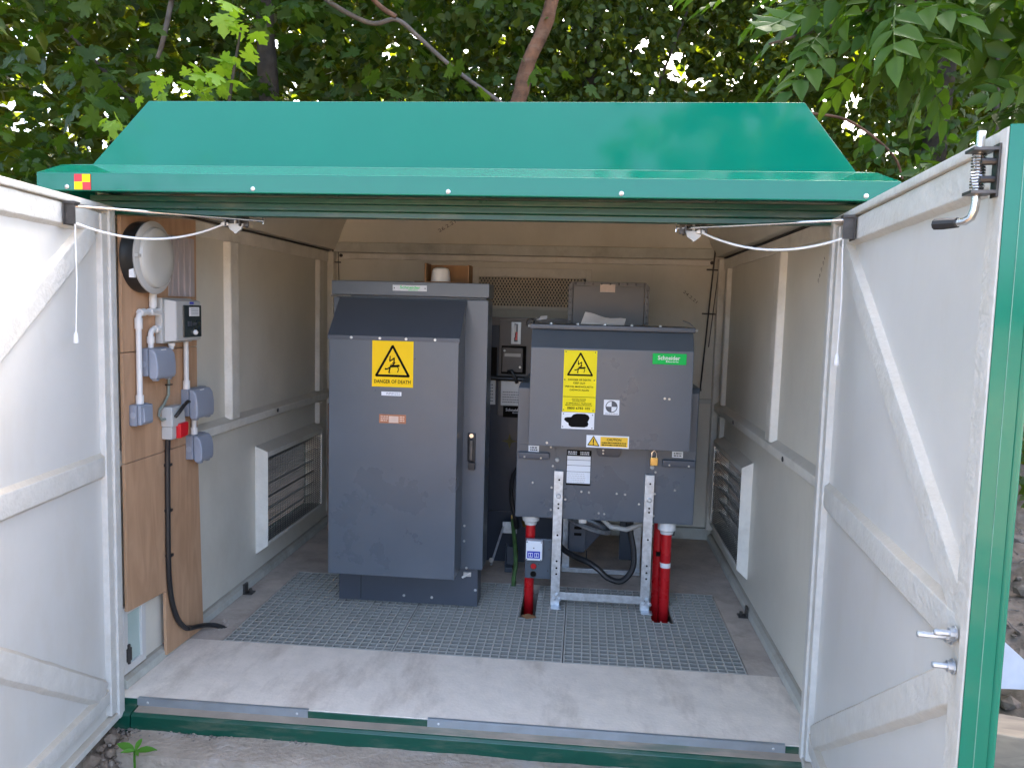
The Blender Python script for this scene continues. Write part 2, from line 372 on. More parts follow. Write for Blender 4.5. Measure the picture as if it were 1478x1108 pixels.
def rough_slab(name, x0, x1, y0, y1, zt, zb, mat, amp, seed, step=0.035):
    nxs, nys = int((x1 - x0) / step) + 1, max(4, int((y1 - y0) / step) + 1); nzs = 4
    mb = MB(); idx = {}
    def P(i, j, k):
        key = (i, j, k)
        if key not in idx:
            x = x0 + (x1 - x0) * i / nxs; y = y0 + (y1 - y0) * j / nys; z = zb + (zt - zb) * k / nzs
            q = Vector((x * 6 + seed, y * 6, z * 6)); n = noise.noise_vector(q) * amp + noise.noise_vector(q * 4) * amp * 0.5
            edge = (1.0 if k == nzs else 0.3)
            ez = -abs(noise.noise(Vector((x * 9, seed, 0)))) * amp * 1.5 if (k == nzs and j in (0,)) else 0
            mb.v.append(Vector((x + n.x * .6, y + n.y * (1 if j == 0 else .5), z + n.z * .45 * edge + ez))); idx[key] = len(mb.v) - 1
        return idx[key]
    for i in range(nxs):
        for j in range(nys): mb.f.append((P(i, j, nzs), P(i + 1, j, nzs), P(i + 1, j + 1, nzs), P(i, j + 1, nzs)))
        for k in range(nzs): mb.f.append((P(i, 0, k), P(i + 1, 0, k), P(i + 1, 0, k + 1), P(i, 0, k + 1)))
    return obj(name, mb, mat, kind='structure', smooth=50)
rough_slab('concrete_step', -1.16, 1.55, -0.205, -0.05, -0.088, -0.35, m_step, 0.012, 3.0)

# ------------------------------------------------------------------ the kiosk
K = thing('kiosk', 'green roofed white fibreglass substation kiosk with both doors wide open', 'kiosk')
WX = 1.275                                                        # inner face of the side walls
# back wall, round the high vent
bw = MB()
VX0, VX1, VZ0, VZ1 = -0.286, 0.41, 1.478, 1.662
bw.box(-1.30, 1.30, 2.49, 2.53, -0.02, VZ0); bw.box(-1.30, 1.30, 2.49, 2.53, VZ1, 1.82)
bw.box(-1.30, VX0, 2.49, 2.53, VZ0, VZ1); bw.box(VX1, 1.30, 2.49, 2.53, VZ0, VZ1)
back = obj('back_wall', bw, m_wall, K)
obj('top_rail', MB().box(-1.22, 1.19, 2.462, 2.492, 1.760, 1.796), m_wallrib, back, bevel=0.004)
obj('bottom_flange', MB().box(-1.25, 1.25, 2.455, 2.492, 0.0, 0.075), m_flange, back, bevel=0.004)
obj('joint_rail', MB().box(-1.25, 1.25, 2.470, 2.492, 0.885, 0.915), m_flange, back, bevel=0.003)
for s in (-1, 1):
    obj('corner_post', MB().box(s * 1.262 - 0.028, s * 1.262 + 0.028, 2.42, 2.492, 0.076, 1.80), m_wallrib, back, bevel=0.004)
    r = MB(); a = 1 if s > 0 else -1
    xt, xb = (1.21, 1.158) if s > 0 else (-1.245, -1.232)
    r.tube([(xt, 2.44, 1.868), (xb, 2.44, 0.985)], 0.005, 8); r.cyl((xb, 2.44, 0.985), (xb, 2.44, 0.97), 0.008)
    r.tube([(xt + .033, 2.45, 1.80), (xb + .04, 2.45, 1.25)], 0.003, 6)
    for z in (1.735, 1.46): 
        f = (z - 0.985) / 0.883; xx = xb + (xt - xb) * f
        r.tube([(xx - 0.04, 2.44, z), (xx + 0.05, 2.45, z - .002)], 0.0045, 6)
    obj('tie_rod', r, m_dsteel, back, kind='stuff')
    hb = MB().cyl((s * 1.195, 2.462, 1.779), (s * 1.195, 2.452, 1.779), 0.011, 10)
    obj('rail_bolt', hb, m_dsteel, back)
for xx in (0.965, 0.755):
    obj('flange_plate', MB().box(xx, xx + 0.075, 2.448, 2.456, 0.02, 0.062), m_dsteel if xx > .9 else m_galv, back, bevel=0.003)
# back vent
bv = obj('vent', MB().box(-0.325, VX0, 2.472, 2.49, 1.455, 1.722).box(VX1, 0.445, 2.472, 2.49, 1.455, 1.722).box(VX0, VX1, 2.472, 2.49, VZ1, 1.722).box(VX0, VX1, 2.472, 2.49, 1.455, VZ0), m_wallrib, K, bevel=0.003, label='expanded metal vent high in the back wall')
em = MB()
nd, nr = 34, 11
pw, ph = (VX1 - VX0) / nd, (VZ1 - VZ0) / nr
for r_ in range(nr):
    for c_ in range(nd):
        x = VX0 + (c_ + 0.5 + (0.5 if r_ % 2 else 0)) * pw; z = VZ0 + (r_ + 0.5) * ph
        if x > VX1 - pw * .6: continue
        for sx in (-1, 1):
            for sz in (-1, 1):
                A = Vector((x, 2.482 + .003 * sz, z + sz * ph * 1.0)); B = Vector((x + sx * pw * .5, 2.482, z))
                t = (B - A); q = Vector((t.z, 0, -t.x)).normalized() * 0.0030; yy = Vector((0, 0.0018, 0))
                em.prism([A - q - yy, B - q - yy, B + q - yy, A + q - yy], yy * 2)
obj('expanded_mesh', em, m_mesh, bv, kind='stuff')
for i in range(5):
    z = VZ0 + 0.0 + i * 0.042
    obj('louvre_blade', MB().hexa([(VX0, 2.535, z + .032), (VX1, 2.535, z + .032), (VX1, 2.595, z - .018), (VX0, 2.595, z - .018), (VX0, 2.537, z + .036), (VX1, 2.537, z + .036), (VX1, 2.597, z - .014), (VX0, 2.597, z - .014)]), m_louv, bv)

def side_wall(s):
    X = lambda a: s * a
    y0, y1, z0, z1 = (1.283, 2.13, 0.203, 0.653) if s < 0 else (1.348, 2.19, 0.190, 0.664)
    def bx(mb, a, b, *r): return mb.box(min(X(a), X(b)), max(X(a), X(b)), *r)
    wm = MB()
    bx(wm, WX, 1.315, 0.04, y0, -0.02, 1.82); bx(wm, WX, 1.315, y1, 2.489, -0.02, 1.82)
    bx(wm, WX, 1.315, y0, y1, -0.02, z0); bx(wm, WX, 1.315, y0, y1, z1, 1.82)
    W = obj('side_wall', wm, m_wall, K)
    obj('outer_skin', bx(bx(bx(bx(MB(), 1.3155, 1.322, 0.04, y0, -0.05, 1.82), 1.3155, 1.322, y1, 2.53, -0.05, 1.82), 1.3155, 1.322, y0, y1, -0.05, z0), 1.3155, 1.322, y0, y1, z1, 1.82), m_greend, W)
    # floor flange, mid rail, stud, top band
    f = MB()
    f.prism([(X(1.276), 0.05, 0.0), (X(1.245), 0.05, 0.0), (X(1.247), 0.05, 0.03), (X(1.262), 0.05, 0.045), (X(1.276), 0.05, 0.048)], (0, 2.40, 0))
    obj('floor_flange', f, m_flange, W, bevel=0.003)
    r = MB()
    r.prism([(X(1.276), 0.06, 0.835), (X(1.245), 0.06, 0.850), (X(1.242), 0.06, 0.888), (X(1.276), 0.06, 0.912)], (0, 2.358, 0))
    obj('rail', r, m_wallrib, W, bevel=0.004)
    ys = 0.985 if s < 0 else 0.95
    st = MB().hexa([(X(1.276), ys - .055, 0.895), (X(1.243), ys - .035, 0.895), (X(1.243), ys + .045, 0.895), (X(1.276), ys + .055, 0.895), (X(1.276), ys - .06, 1.734), (X(1.245), ys - .045, 1.734), (X(1.245), ys + .045, 1.734), (X(1.276), ys + .055, 1.734)])
    obj('stud', st, m_wallrib, W, bevel=0.006)
    for za, zb2 in ((.908, 1.734), (.70, .838)):
        obj('stud', MB().hexa([(X(1.276), 2.19, za), (X(1.248), 2.205, za), (X(1.248), 2.275, za), (X(1.276), 2.285, za), (X(1.276), 2.19, zb2), (X(1.248), 2.205, zb2), (X(1.248), 2.275, zb2), (X(1.276), 2.285, zb2)]), m_wallrib, W, bevel=0.005)
    obj('top_band', bx(MB(), 1.276, 1.262, 0.045, 2.41, 1.735, 1.80), m_wallrib, W, bevel=0.005)
    obj('roof_joint', bx(MB(), 1.276, 1.259, 0.045, 2.41, 1.803, 1.809), m_dsteel, W)
    # vent box standing proud of the wall
    d = 1.208 if s < 0 else 1.220
    V = MB()
    zt, zb = z1 + 0.028, z0 - 0.05
    V.hexa([(X(1.276), y0 - .006, zb - .02), (X(d), y0 - .004, zb + .03), (X(d), y0, zb + .03), (X(1.276), y0, zb - .02), (X(1.276), y0 - .006, zt + .03), (X(d), y0 - .004, zt), (X(d), y0, zt), (X(1.276), y0, zt + .03)])
    V.hexa([(X(1.276), y1, zb - .02), (X(d), y1, zb + .03), (X(d), y1 + .03, zb + .03), (X(1.276), y1 + .05, zb - .02), (X(1.276), y1, zt + .03), (X(d), y1, zt), (X(d), y1 + .03, zt), (X(1.276), y1 + .05, zt + .03)])
    V.hexa([(X(1.276), y0, z1), (X(d), y0, z1), (X(d), y1, z1), (X(1.276), y1, z1), (X(1.276), y0, zt + .03), (X(d), y0, zt), (X(d), y1, zt), (X(1.276), y1, zt + .03)])
    V.hexa([(X(1.276), y0, zb - .02), (X(d), y0, zb + .03), (X(d), y1, zb + .03), (X(1.276), y1, zb - .02), (X(1.276), y0, z0), (X(d), y0, z0), (X(d), y1, z0), (X(1.276), y1, z0)])
    vent = obj('vent', V, m_wallrib, K, bevel=0.003, label='louvred vent low in the ' + ('left' if s < 0 else 'right') + ' wall')
    g = MB()
    n = 38
    for i in range(n):
        z = z0 + (i + .5) * (z1 - z0) / n
        bx(g, d + .006, d + .009, y0, y1, z - .0018, z + .0018)
    for i in range(24):
        y = y0 + (i + .5) * (y1 - y0) / 24
        bx(g, d + .0095, d + .0115, y - .0009, y + .0009, z0, z1)
    obj('vent_mesh', g, m_wirem, vent, kind='stuff')
    for i in range(6):
        z = z0 + 0.03 + i * (z1 - z0 - .03) / 6
        a, b_ = 1.262, 1.345
        bl = MB().hexa([(X(a), y0, z + .036), (X(a), y1, z + .036), (X(b_), y1, z - .010), (X(b_), y0, z - .010), (X(a), y0, z + .041), (X(a), y1, z + .041), (X(b_), y1, z - .005), (X(b_), y0, z - .005)])
        obj('louvre_blade', bl, m_louv, vent)
    bk = MB(); yb = 1.075 if s < 0 else 1.157
    bx(bk, 1.246, 1.236, yb - .02, yb + .02, 0.006, 0.05); bx(bk, 1.25, 1.20, yb - .025, yb + .025, 0.001, 0.006)
    bk.cyl((X(1.215), yb, .006), (X(1.215), yb, .025), 0.008)
    obj('floor_bracket', bk, m_dsteel, W)
    for (yy, zz) in ([(0.62, 0.874), (1.5, 0.874)] if s < 0 else [(0.655, 0.868), (1.75, 0.868)]):
        obj('rail_bolt', MB().cyl((X(1.251), yy, zz), (X(1.240), yy, zz), 0.011, 8), m_dsteel, W)
    return W
WL, WR = side_wall(-1), side_wall(1)
# little hatch low on the left wall, beside the door
hs = obj('hatch', MB().box(-1.276, -1.253, 0.045, 0.075, 0.055, 0.31).box(-1.276, -1.253, 0.165, 0.195, 0.055, 0.31).box(-1.276, -1.253, 0.075, 0.165, 0.055, 0.085).box(-1.276, -1.253, 0.075, 0.165, 0.28, 0.31), m_white, K, bevel=0.003, label='small framed hatch low on the left wall')
obj('pane', MB().box(-1.276, -1.262, 0.075, 0.165, 0.085, 0.28), m_glassp, hs)
obj('latch', MB().box(-1.262, -1.246, 0.06, 0.085, 0.10, 0.15).cyl((-1.25, 0.072, 0.09), (-1.25, 0.072, 0.165), 0.006), m_dsteel, hs)

# roof shell (green outside, cream lining)
def rings(rs, close_top=True):
    mb = MB()
    for i, (x0, x1, y0, y1, z) in enumerate(rs):
        mb.v += [Vector(p) for p in ((x0, y0, z), (x1, y0, z), (x1, y1, z), (x0, y1, z))]
        if i:
            a, b = (i - 1) * 4, i * 4
            mb.f += [(a + k, a + (k + 1) % 4, b + (k + 1) % 4, b + k) for k in range(4)]
    if close_top:
        b = (len(rs) - 1) * 4; mb.f.append((b, b + 1, b + 2, b + 3))
    return mb
RO = rings([(-1.29, 1.29, 0.0, 2.52, 1.812), (-1.358, 1.312, -0.192, 2.74, 1.806), (-1.362, 1.316, -0.197, 2.745, 1.793), (-1.366, 1.319, -0.2, 2.75, 1.796), (-1.366, 1.319, -0.2, 2.75, 1.852), (-1.345, 1.281, -0.102, 2.65, 1.894), (-1.237, 1.219, -0.1015, 2.61, 1.8965), (-1.117, 1.090, 0.035, 2.48, 2.136), (-0.75, 0.72, 0.55, 1.95, 2.175)])
roof = obj('roof', RO, m_green, K, bevel=0.017, segs=3, smooth=24, convex=True)
RI = rings([(-1.30, 1.30, 0.03, 2.53, 1.815), (-1.236, 1.222, 0.06, 2.475, 1.815), (-1.220, 1.200, 0.06, 2.47, 1.868), (-1.093, 1.066, 0.19, 2.36, 2.10), (-0.75, 0.72, 0.6, 1.9, 2.14)])
lin = obj('roof_lining', RI, m_wall, K, bevel=0.004)
obj('roof_flange', MB().box(-1.25, 1.21, 2.452, 2.478, 1.800, 1.866), m_flange, lin, bevel=0.006)
fs = MB()
for xx, zz in [(-1.262, 1.807), (-0.643, 1.807), (-0.021, 1.806), (0.508, 1.807), (1.221, 1.809)]:
    fs.lathe((xx, -0.2, zz), (0, -1, 0), [(0, 0.0075), (0.002, 0.0075), (0.005, 0.0045), (0.006, 0.001)], 10)
obj('fascia_screws', fs, m_screw, roof, kind='stuff')
sq = obj('square_marker', MB().box(-1.236, -1.181, -0.2025, -0.2, 1.798, 1.847), m_redp, roof, label='red and yellow chequered square sticker')
obj('yellow_square', MB().box(-1.2085, -1.182, -0.2032, -0.2026, 1.8225, 1.8465).box(-1.2355, -1.2085, -0.2032, -0.2026, 1.7985, 1.8225), m_yel2, sq, kind='stuff')
# lintel and jambs
lt = MB().prism([(-1.295, 0.04, 1.745), (-1.295, 0.0, 1.745), (-1.295, 0.0, 1.763), (-1.295, -0.014, 1.766), (-1.295, -0.014, 1.786), (-1.295, -0.034, 1.788), (-1.295, -0.034, 1.8055), (-1.295, 0.04, 1.8055)], (2.59, 0, 0))
obj('lintel', lt, m_greend, K, bevel=0.003)
for s in (-1, 1):
    obj('door_jamb', MB().box(min(s * 1.258, s * 1.30), max(s * 1.258, s * 1.30), 0.005, 0.04, -0.03, 1.744), m_flange, K, bevel=0.003)
# sill
sl = MB()
for a, b in ((-1.30, -1.172), (-1.168, 1.26)):
    sl.prism([(a, -0.001, -0.003), (a, -0.006, -0.003), (a, -0.008, -0.027), (a, -0.050, -0.032), (a, -0.060, -0.040), (a, -0.064, -0.098), (a, -0.001, -0.098)], (b - a, 0, 0))
sill = obj('sill', sl, m_greend, K, bevel=0.004)
obj('ledge_dust', MB().prism([(-1.165, -0.0085, -0.0252), (-1.165, -0.0445, -0.0300), (-1.165, -0.0465, -0.0330), (-1.165, -0.0085, -0.0330)], (2.42, 0, 0)), m_ledge, sill)
for a, b in ((-1.172, -0.53), (-0.095, 1.14)):
    st = obj('sill_strip', MB().box(a, b, -0.0095, -0.0065, -0.0255, 0.001).box(a, b, -0.0064, 0.006, 0.0008, 0.0025), m_alu, sill, bevel=0.0008)
    sc_ = MB()
    for x in (a + .04, b - .04): sc_.lathe((x, -0.0095, -0.013), (0, -1, 0), [(0, .005), (.002, .004), (.003, .001)], 8)
    obj('strip_screws', sc_, m_screw, st, kind='stuff')

# ------------------------------------------------------------------ doors
def door(s):
    if s > 0: h, t = Vector((1.185, -0.01)), Vector((1.083 - 1.185, -1.24))
    else: h, t = Vector((-1.2, -0.055)), Vector((0.074, -0.613))
    t.normalize()
    n = Vector((t.y, -t.x)) if s > 0 else Vector((-t.y, t.x))          # towards the opening
    if n.x * s > 0: n = -n
    P = lambda a, d, z: Vector((h.x + t.x * a + n.x * d, h.y + t.y * a + n.y * d, z))
    L, ZB, ZT = 1.258, -0.045, 1.766
    def bx(mb, a0, a1, d0, d1, z0, z1):
        return mb.hexa([P(a0, d0, z0), P(a1, d0, z0), P(a1, d1, z0), P(a0, d1, z0), P(a0, d0, z1), P(a1, d0, z1), P(a1, d1, z1), P(a0, d1, z1)])
    D = obj('door', bx(MB(), -0.015, L - .01, -0.046, -0.028, ZB + .01, ZT - .006), m_white, K, bevel=0.002, label=('right' if s > 0 else 'left') + ' door swung open, white inside and green outside')
    fr = MB()
    bx(fr, -0.02, 0.022, -0.046, 0.0, ZB, ZT); bx(fr, 0.022, 0.062, -0.046, -0.008, ZB + .03, ZT - .03)
    bx(fr, L - .075, L - .03, -0.046, -0.006, ZB + .03, ZT - .03); bx(fr, L - .03, L, -0.046, 0.0, ZB, ZT)
    bx(fr, 0.022, L - .03, -0.046, -0.002, ZT - .022, ZT); bx(fr, 0.022, L - .03, -0.046, -0.002, ZB, ZB + .025)
    obj('door_frame', fr, m_rib, D, bevel=0.005)
    obj('outer_skin', bx(MB(), -0.022, L + .005, -0.062, -0.0465, ZB - .003, ZT + .003), m_green, D, bevel=0.006, segs=3)
    ed = bx(MB(), L + .0005, L + .0045, -0.0475, -0.003, ZB - .002, ZT + .002)
    obj('edge_trim', ed, m_green, D, bevel=0.001)
    obj('edge_seam', bx(MB(), L + .0046, L + .0052, -0.0275, -0.0262, ZB, ZT), m_seam, D)
    def rib(a0, z0, a1, z1, wd, hgt=0.019):
        A, B = Vector((a0, z0)), Vector((a1, z1)); u = (B - A).normalized(); q = Vector((-u.y, u.x)); mb = MB()
        def pt(e, off, d): k = e + q * off; return P(k.x, d, k.y)
        prof = [(-.5, -.0285), (-.43, -.029 + hgt * .45), (-.38, -.029 + hgt * .88), (-.33, -.029 + hgt), (.33, -.029 + hgt), (.38, -.029 + hgt * .88), (.43, -.029 + hgt * .45), (.5, -.0285)]
        N = 26; m = len(prof); base = len(mb.v)
        for i in range(N + 1):
            e = A.lerp(B, i / N); jig = 1 + .05 * noise.noise(Vector((i * .9, a0 * 7, z0 * 5 + s)))
            ends = 0.75 if i in (0, N) else 1.0
            for o, d in prof: mb.v.append(pt(e, o * wd * jig, -.029 + (d + .029) * ends))
        mb.f += [(i * m + k, i * m + k + 1, (i + 1) * m + k + 1, (i + 1) * m + k) for i in range(N) for k in range(m - 1)]
        mb.f += [tuple(range(m)), tuple(range(N * m, N * m + m))]
        ro = obj('rib', mb, m_rib, D, smooth=50); wn = ro.modifiers.new('weighted_normal', 'WEIGHTED_NORMAL'); wn.keep_sharp = True; wn.weight = 80
    rib(0.06, 1.705, 1.195, 1.712, 0.085)
    rib(0.10, 1.675, 1.19, 0.925, 0.092)
    rib(0.055, 0.882, 1.19, 0.886, 0.092)
    rib(0.09, 0.085, 1.19, 0.80, 0.092)
    rib(0.062, 0.058, 1.19, 0.052, 0.065)
    # stay bracket near the top of the hinge side
    bk = MB(); sb = 0.268 if s > 0 else 0.285
    bx(bk, sb - .032, sb + .022, -.004, -.001, 1.672, 1.742); bx(bk, sb - .012, sb + .022, -.001, 0.03, 1.735, 1.742); bx(bk, sb + .012, sb + .016, -.001, 0.028, 1.675, 1.735)
    bk.cyl(P(sb - .012, -.001, 1.71), P(sb - .012, 0.012, 1.71), .007, 8); bk.cyl(P(sb + .004, -.001, 1.708), P(sb + .004, 0.012, 1.708), .006, 8)
    obj('stay_bracket', bk, m_dsteel, D)
    if s > 0:
        # spring bolt with cranked handle
        a, d = 1.218, 0.024
        bt = MB(); bx(bt, a + .002, a + .026, 0.0005, 0.004, 1.655, 1.742); bx(bt, a - .014, a + .026, 0.004, d + .018, 1.731, 1.736); bx(bt, a - .014, a + .026, 0.004, d + .018, 1.661, 1.666)
        for z in (1.685, 1.714): bt.cyl(P(a + .014, .004, z), P(a + .014, .026, z), .006, 8)
        B = obj('bolt', bt, m_dsteel, D)
        rod = [P(a, d, 1.766), P(a, d, 1.65), P(a - .001, d + .001, 1.636), P(a - .005, d + .004, 1.624), P(a - .013, d + .010, 1.619), P(a - .026, d + .019, 1.618)]
        obj('bolt_rod', MB().tube(rod, 0.0068, 10), m_steel, D)
        obj('bolt_grip', MB().tube([P(a - .024, d + .018, 1.618), P(a - .048, d + .034, 1.6185), P(a - .060, d + .042, 1.619)], [.009, .0105, .010], 10), m_blackp, D)
        sp = [P(a + .0105 * math.cos(k * .8), d + .0105 * math.sin(k * .8), 1.667 + .063 * k / 100) for k in range(101)]
        obj('spring', MB().tube(sp, 0.0017, 5), m_steel, D)
        for (aa, zz, ln) in ((1.213, .897, .034), (1.196, .884, .056), (1.216, .838, .034)):
            b = MB().lathe(P(aa, 0, zz), Vector((n.x, n.y, 0)), [(0, .014), (.003, .014), (.003, .0105), (.011, .0105), (.011, .006), (ln, .006), (ln + .002, .004)], 10)
            obj('door_bolt', b, m_galv, D, smooth=30)
    return P, n, D
PR, nR, DR = door(1)
PL, nL, DL = door(-1)

# ------------------------------------------------------------------ door stays and pull cords
def catenary(A, B, sag, n=18):
    A, B = Vector(A), Vector(B)
    return [A.lerp(B, i / n) + Vector((0, 0, -sag * 4 * (i / n) * (1 - i / n))) for i in range(n + 1)]
def stay(s, P):
    if s > 0: A, Bp, sb = P(0.275, 0.018, 1.728), Vector((0.705, 0.075, 1.736)), 0.262
    else: A, Bp, sb = P(0.285, 0.018, 1.729), Vector((-0.725, 0.075, 1.738)), 0.285
    bx_ = 0.76 if s > 0 else -0.815
    side = 'right' if s > 0 else 'left'
    T = thing('door_stay', f'straight steel door stay rod reaching from lintel bracket to {side} door', 'door stay', Bp, 'door stays under the lintel')
    obj('rod', MB().tube([A, Bp], 0.0045, 8).cyl(Bp - Vector((0, 0, .012)), Bp + Vector((0, 0, .012)), .003, 6), m_steel, T)
    b = MB().box(bx_ - .045, bx_ + .045, .055, .059, 1.716, 1.76).box(bx_ - .045, bx_ + .045, .059, .10, 1.756, 1.76)
    b.box(bx_ - .03, bx_ - .026, .03, .1, 1.715, 1.758).box(bx_ + .02, bx_ + .024, .03, .1, 1.715, 1.758)
    obj('lintel_bracket', b, m_dsteel, T)
    cl = MB().prism([(bx_ - .028, .045, 1.725), (bx_ + .03, .045, 1.725), (bx_ + .022, .045, 1.705), (bx_ + .003, .045, 1.69), (bx_ - .02, .045, 1.705)], (0, .012, 0)).cyl((bx_, .05, 1.69), (bx_, .05, 1.755), .005, 6)
    obj('cleat', cl, m_lgrey, T, bevel=.002)
    E1 = P(sb + .004, 0.022, 1.678)
    K2 = Vector((bx_ + (.02 if s > 0 else -.035), .04, 1.722))
    U = thing('pull_cord', f'thin white cord sagging under the {side} door stay with a hanging toggle end', 'cord', E1, 'white cords on the door stays')
    cm = MB().tube(catenary(K2, E1, 0.045 if s > 0 else .05), 0.0037, 6)
    dn = P(sb + .012, .02, 1.335)
    mid = E1.lerp(dn, .5) + Vector((.004, 0, 0))
    cm.tube([E1, E1.lerp(dn, .1), mid, dn], 0.0022, 6)
    cm.lathe(K2 - Vector((.012, 0, 0)), (1, 0, 0), [(0, .004), (.008, .008), (.018, .008), (.026, .004)], 8)
    obj('cord', cm, m_cord, U)
    obj('toggle', MB().lathe(dn + Vector((0, 0, .012)), (0, 0, -1), [(0, .003), (.006, .006), (.03, .0085), (.034, .007)], 10), m_pwhite, U)
stay(1, PR); stay(-1, PL)

# ------------------------------------------------------------------ plywood board and its fittings
BX = -1.237
T = thing('plywood_board', 'tall brown plywood backboard fixed to the left wall inside the kiosk', 'board', (-1.25, 0.3, 0))
def yz(name, pts, x0, x1, mat, par, **k): return obj(name, MB().prism([(x0, a, b) for a, b in pts], (x1 - x0, 0, 0)), mat, par, **k)
yz('board', [(.05, 1.262), (.593, 1.262), (.595, 1.792), (.05, 1.75)], -1.25, BX, m_ply, T, bevel=.001)
yz('board', [(.05, .856), (.592, .856), (.593, 1.259), (.05, 1.259)], -1.25, BX, m_ply, T, bevel=.001)
yz('board', [(.05, .853), (.592, .853), (.625, .004), (.318, .015), (.314, .283), (.05, .30)], -1.25, BX, m_ply, T, bevel=.001)
# bulkhead lamp
T = thing('bulkhead_lamp', 'round frosted bulkhead lamp on a black base at the top of the plywood', 'lamp', (BX, .165, 1.607))
obj('base', MB().lathe((BX, .165, 1.607), (1, 0, 0), [(0, .128), (.012, .131), (.05, .126), (.052, .12)], 40), m_blackp, T)
ln = obj('lens', MB().lathe((BX, .165, 1.607), (1, 0, 0), [(.0625, .112), (.076, .108), (.083, .098), (.085, .06), (.085, .01)], 40), m_lens, T)
obj('rim', MB().lathe((BX, .165, 1.607), (1, 0, 0), [(.050, .129), (.055, .133), (.060, .133), (.064, .124), (.066, .113), (.062, .1125)], 40), m_lgrey, T)
obj('clip', MB().box(BX + .056, BX + .072, .034, .062, 1.602, 1.614), m_lgrey, T, bevel=.002)
obj('label_plate', MB().box(BX + .03, BX + .048, .047, .06, 1.53, 1.57), m_signw, T)
# ridged sheet behind the lamp
T = thing('ridged_sheet', 'ridged mauve plastic sheet on the plywood behind the round lamp', 'sheet', (BX, .45, 1.6))
rs_ = MB()
for i in range(9): rs_.box(BX + .001, BX + (.012 if i % 2 else .006), .36 + i * .0235, .36 + (i + 1) * .0235 - .003, 1.47, 1.71)
obj('ridge', rs_, m_ridge, T, bevel=.002, kind='stuff')
gr_ = MB()
for i in range(8): gr_.box(BX + .0005, BX + .003, .36 + (i + 1) * .0235 - .003, .36 + (i + 1) * .0235, 1.47, 1.71)
obj('groove', gr_, m_ridged, T, kind='stuff')
# consumer unit
T = thing('consumer_unit', 'pale grey consumer unit with a smoked flap, on the plywood below the lamp', 'fuse box', (BX, .37, 1.37))
obj('case', MB().box(BX, BX + .030, .262, .500, 1.285, 1.462).hexa([(BX + .03, .275, 1.29), (BX + .07, .295, 1.295), (BX + .07, .494, 1.295), (BX + .03, .497, 1.29), (BX + .03, .275, 1.458), (BX + .07, .295, 1.452), (BX + .07, .494, 1.452), (BX + .03, .497, 1.458)]), m_lgrey, T, bevel=.006)
fl = obj('flap', MB().box(BX + .0705, BX + .077, .342, .485, 1.308, 1.436), m_smoke, T, bevel=.003)
obj('switch', MB().box(BX + .0772, BX + .079, .37, .40, 1.352, 1.372).box(BX + .0772, BX + .079, .41, .44, 1.356, 1.366), m_greyd, fl, kind='stuff')
obj('notice', MB().box(BX + .0772, BX + .0785, .382, .462, 1.392, 1.428), m_signw, T)
nl = MB()
for i in range(4): nl.box(BX + .0786, BX + .079, .395, .455, 1.398 + i * .007, 1.4005 + i * .007)
obj('print_lines', nl, m_gboxd, T, kind='stuff')
obj('maker_badge', MB().box(BX + .0702, BX + .072, .40, .43, 1.440, 1.449), m_blue, T)
obj('catch', MB().lathe((BX + .077, .425, 1.327), (1, 0, 0), [(0, .010), (.008, .010), (.012, .006)], 10), m_pwhite, T)

def socket(name, label, y0, y1, z0, z1, dbl, grp='grey weatherproof boxes on the plywood'):
    T = thing(name, label, 'socket box', (BX, (y0 + y1) / 2, z0), grp)
    obj('base', MB().box(BX, BX + .032, y0, y1, z0 + .012, z1), m_gboxd, T, bevel=.004)
    x = BX + .0325; yo = .006
    prof = [(x, z0 + .012), (x, z1 - .001), (x + .018, z1 - .004), (x + .03, z1 - .022), (x + .036, (z0 + z1) / 2), (x + .036, z0 + .018), (x + .03, z0 + .002), (x + .006, z0 + .0)]
    lid = MB().prism([(a, y0 + yo, b) for a, b in prof], (0, y1 - y0 - 2 * yo, 0))
    c = obj('cover', lid, m_gbox, T, bevel=.005, smooth=50)
    obj('hinge', MB().box(x + .004, x + .026, y0 + .02, y0 + .038, z0 - .006, z0 + .006).box(x + .004, x + .026, y1 - .038, y1 - .02, z0 - .006, z0 + .006), m_gbox, c, bevel=.003, kind='stuff')
    if dbl: obj('sticker', MB().box(x + .017, x + .0215, y0 + .06, y0 + .095, z1 - .011, z1 - .005), m_pwhite, T)
    obj('knockout', MB().lathe((BX + .016, y0 - .0005, (z0 + z1) / 2), (0, -1, 0), [(0, .012), (.001, .012), (.001, .009)], 14), m_gbox, T)
    return T
socket('socket_box', 'grey lidded socket box below the consumer unit beside the white conduit', .152, .300, 1.155, 1.272, True)
socket('socket_box', 'grey lidded socket box at the plywood edge, right of the red plug', .452, .615, .965, 1.090, True)
socket('socket_box', 'lowest grey lidded box on the plywood, below another beside the red plug', .485, .605, .778, .892, False)
# small square switch
T = thing('light_switch', 'small square grey switch box at the foot of the long white conduit', 'switch', (BX, .135, .99))
obj('base', MB().box(BX, BX + .03, .078, .165, .990, 1.068), m_gboxd, T, bevel=.004)
obj('rocker_plate', MB().box(BX + .0305, BX + .045, .082, .165, .993, 1.066), m_gbox, T, bevel=.005)
obj('rocker', MB().hexa([(BX + .0455, .095, 1.0), (BX + .0455, .155, 1.0), (BX + .0455, .155, 1.06), (BX + .0455, .095, 1.06), (BX + .052, .098, 1.004), (BX + .052, .152, 1.004), (BX + .048, .152, 1.056), (BX + .048, .098, 1.056)]), m_gbox, T, bevel=.002)
obj('knockout', MB().lathe((BX + .016, .0775, 1.03), (0, -1, 0), [(0, .012), (.001, .012), (.001, .009)], 14), m_gbox, T)
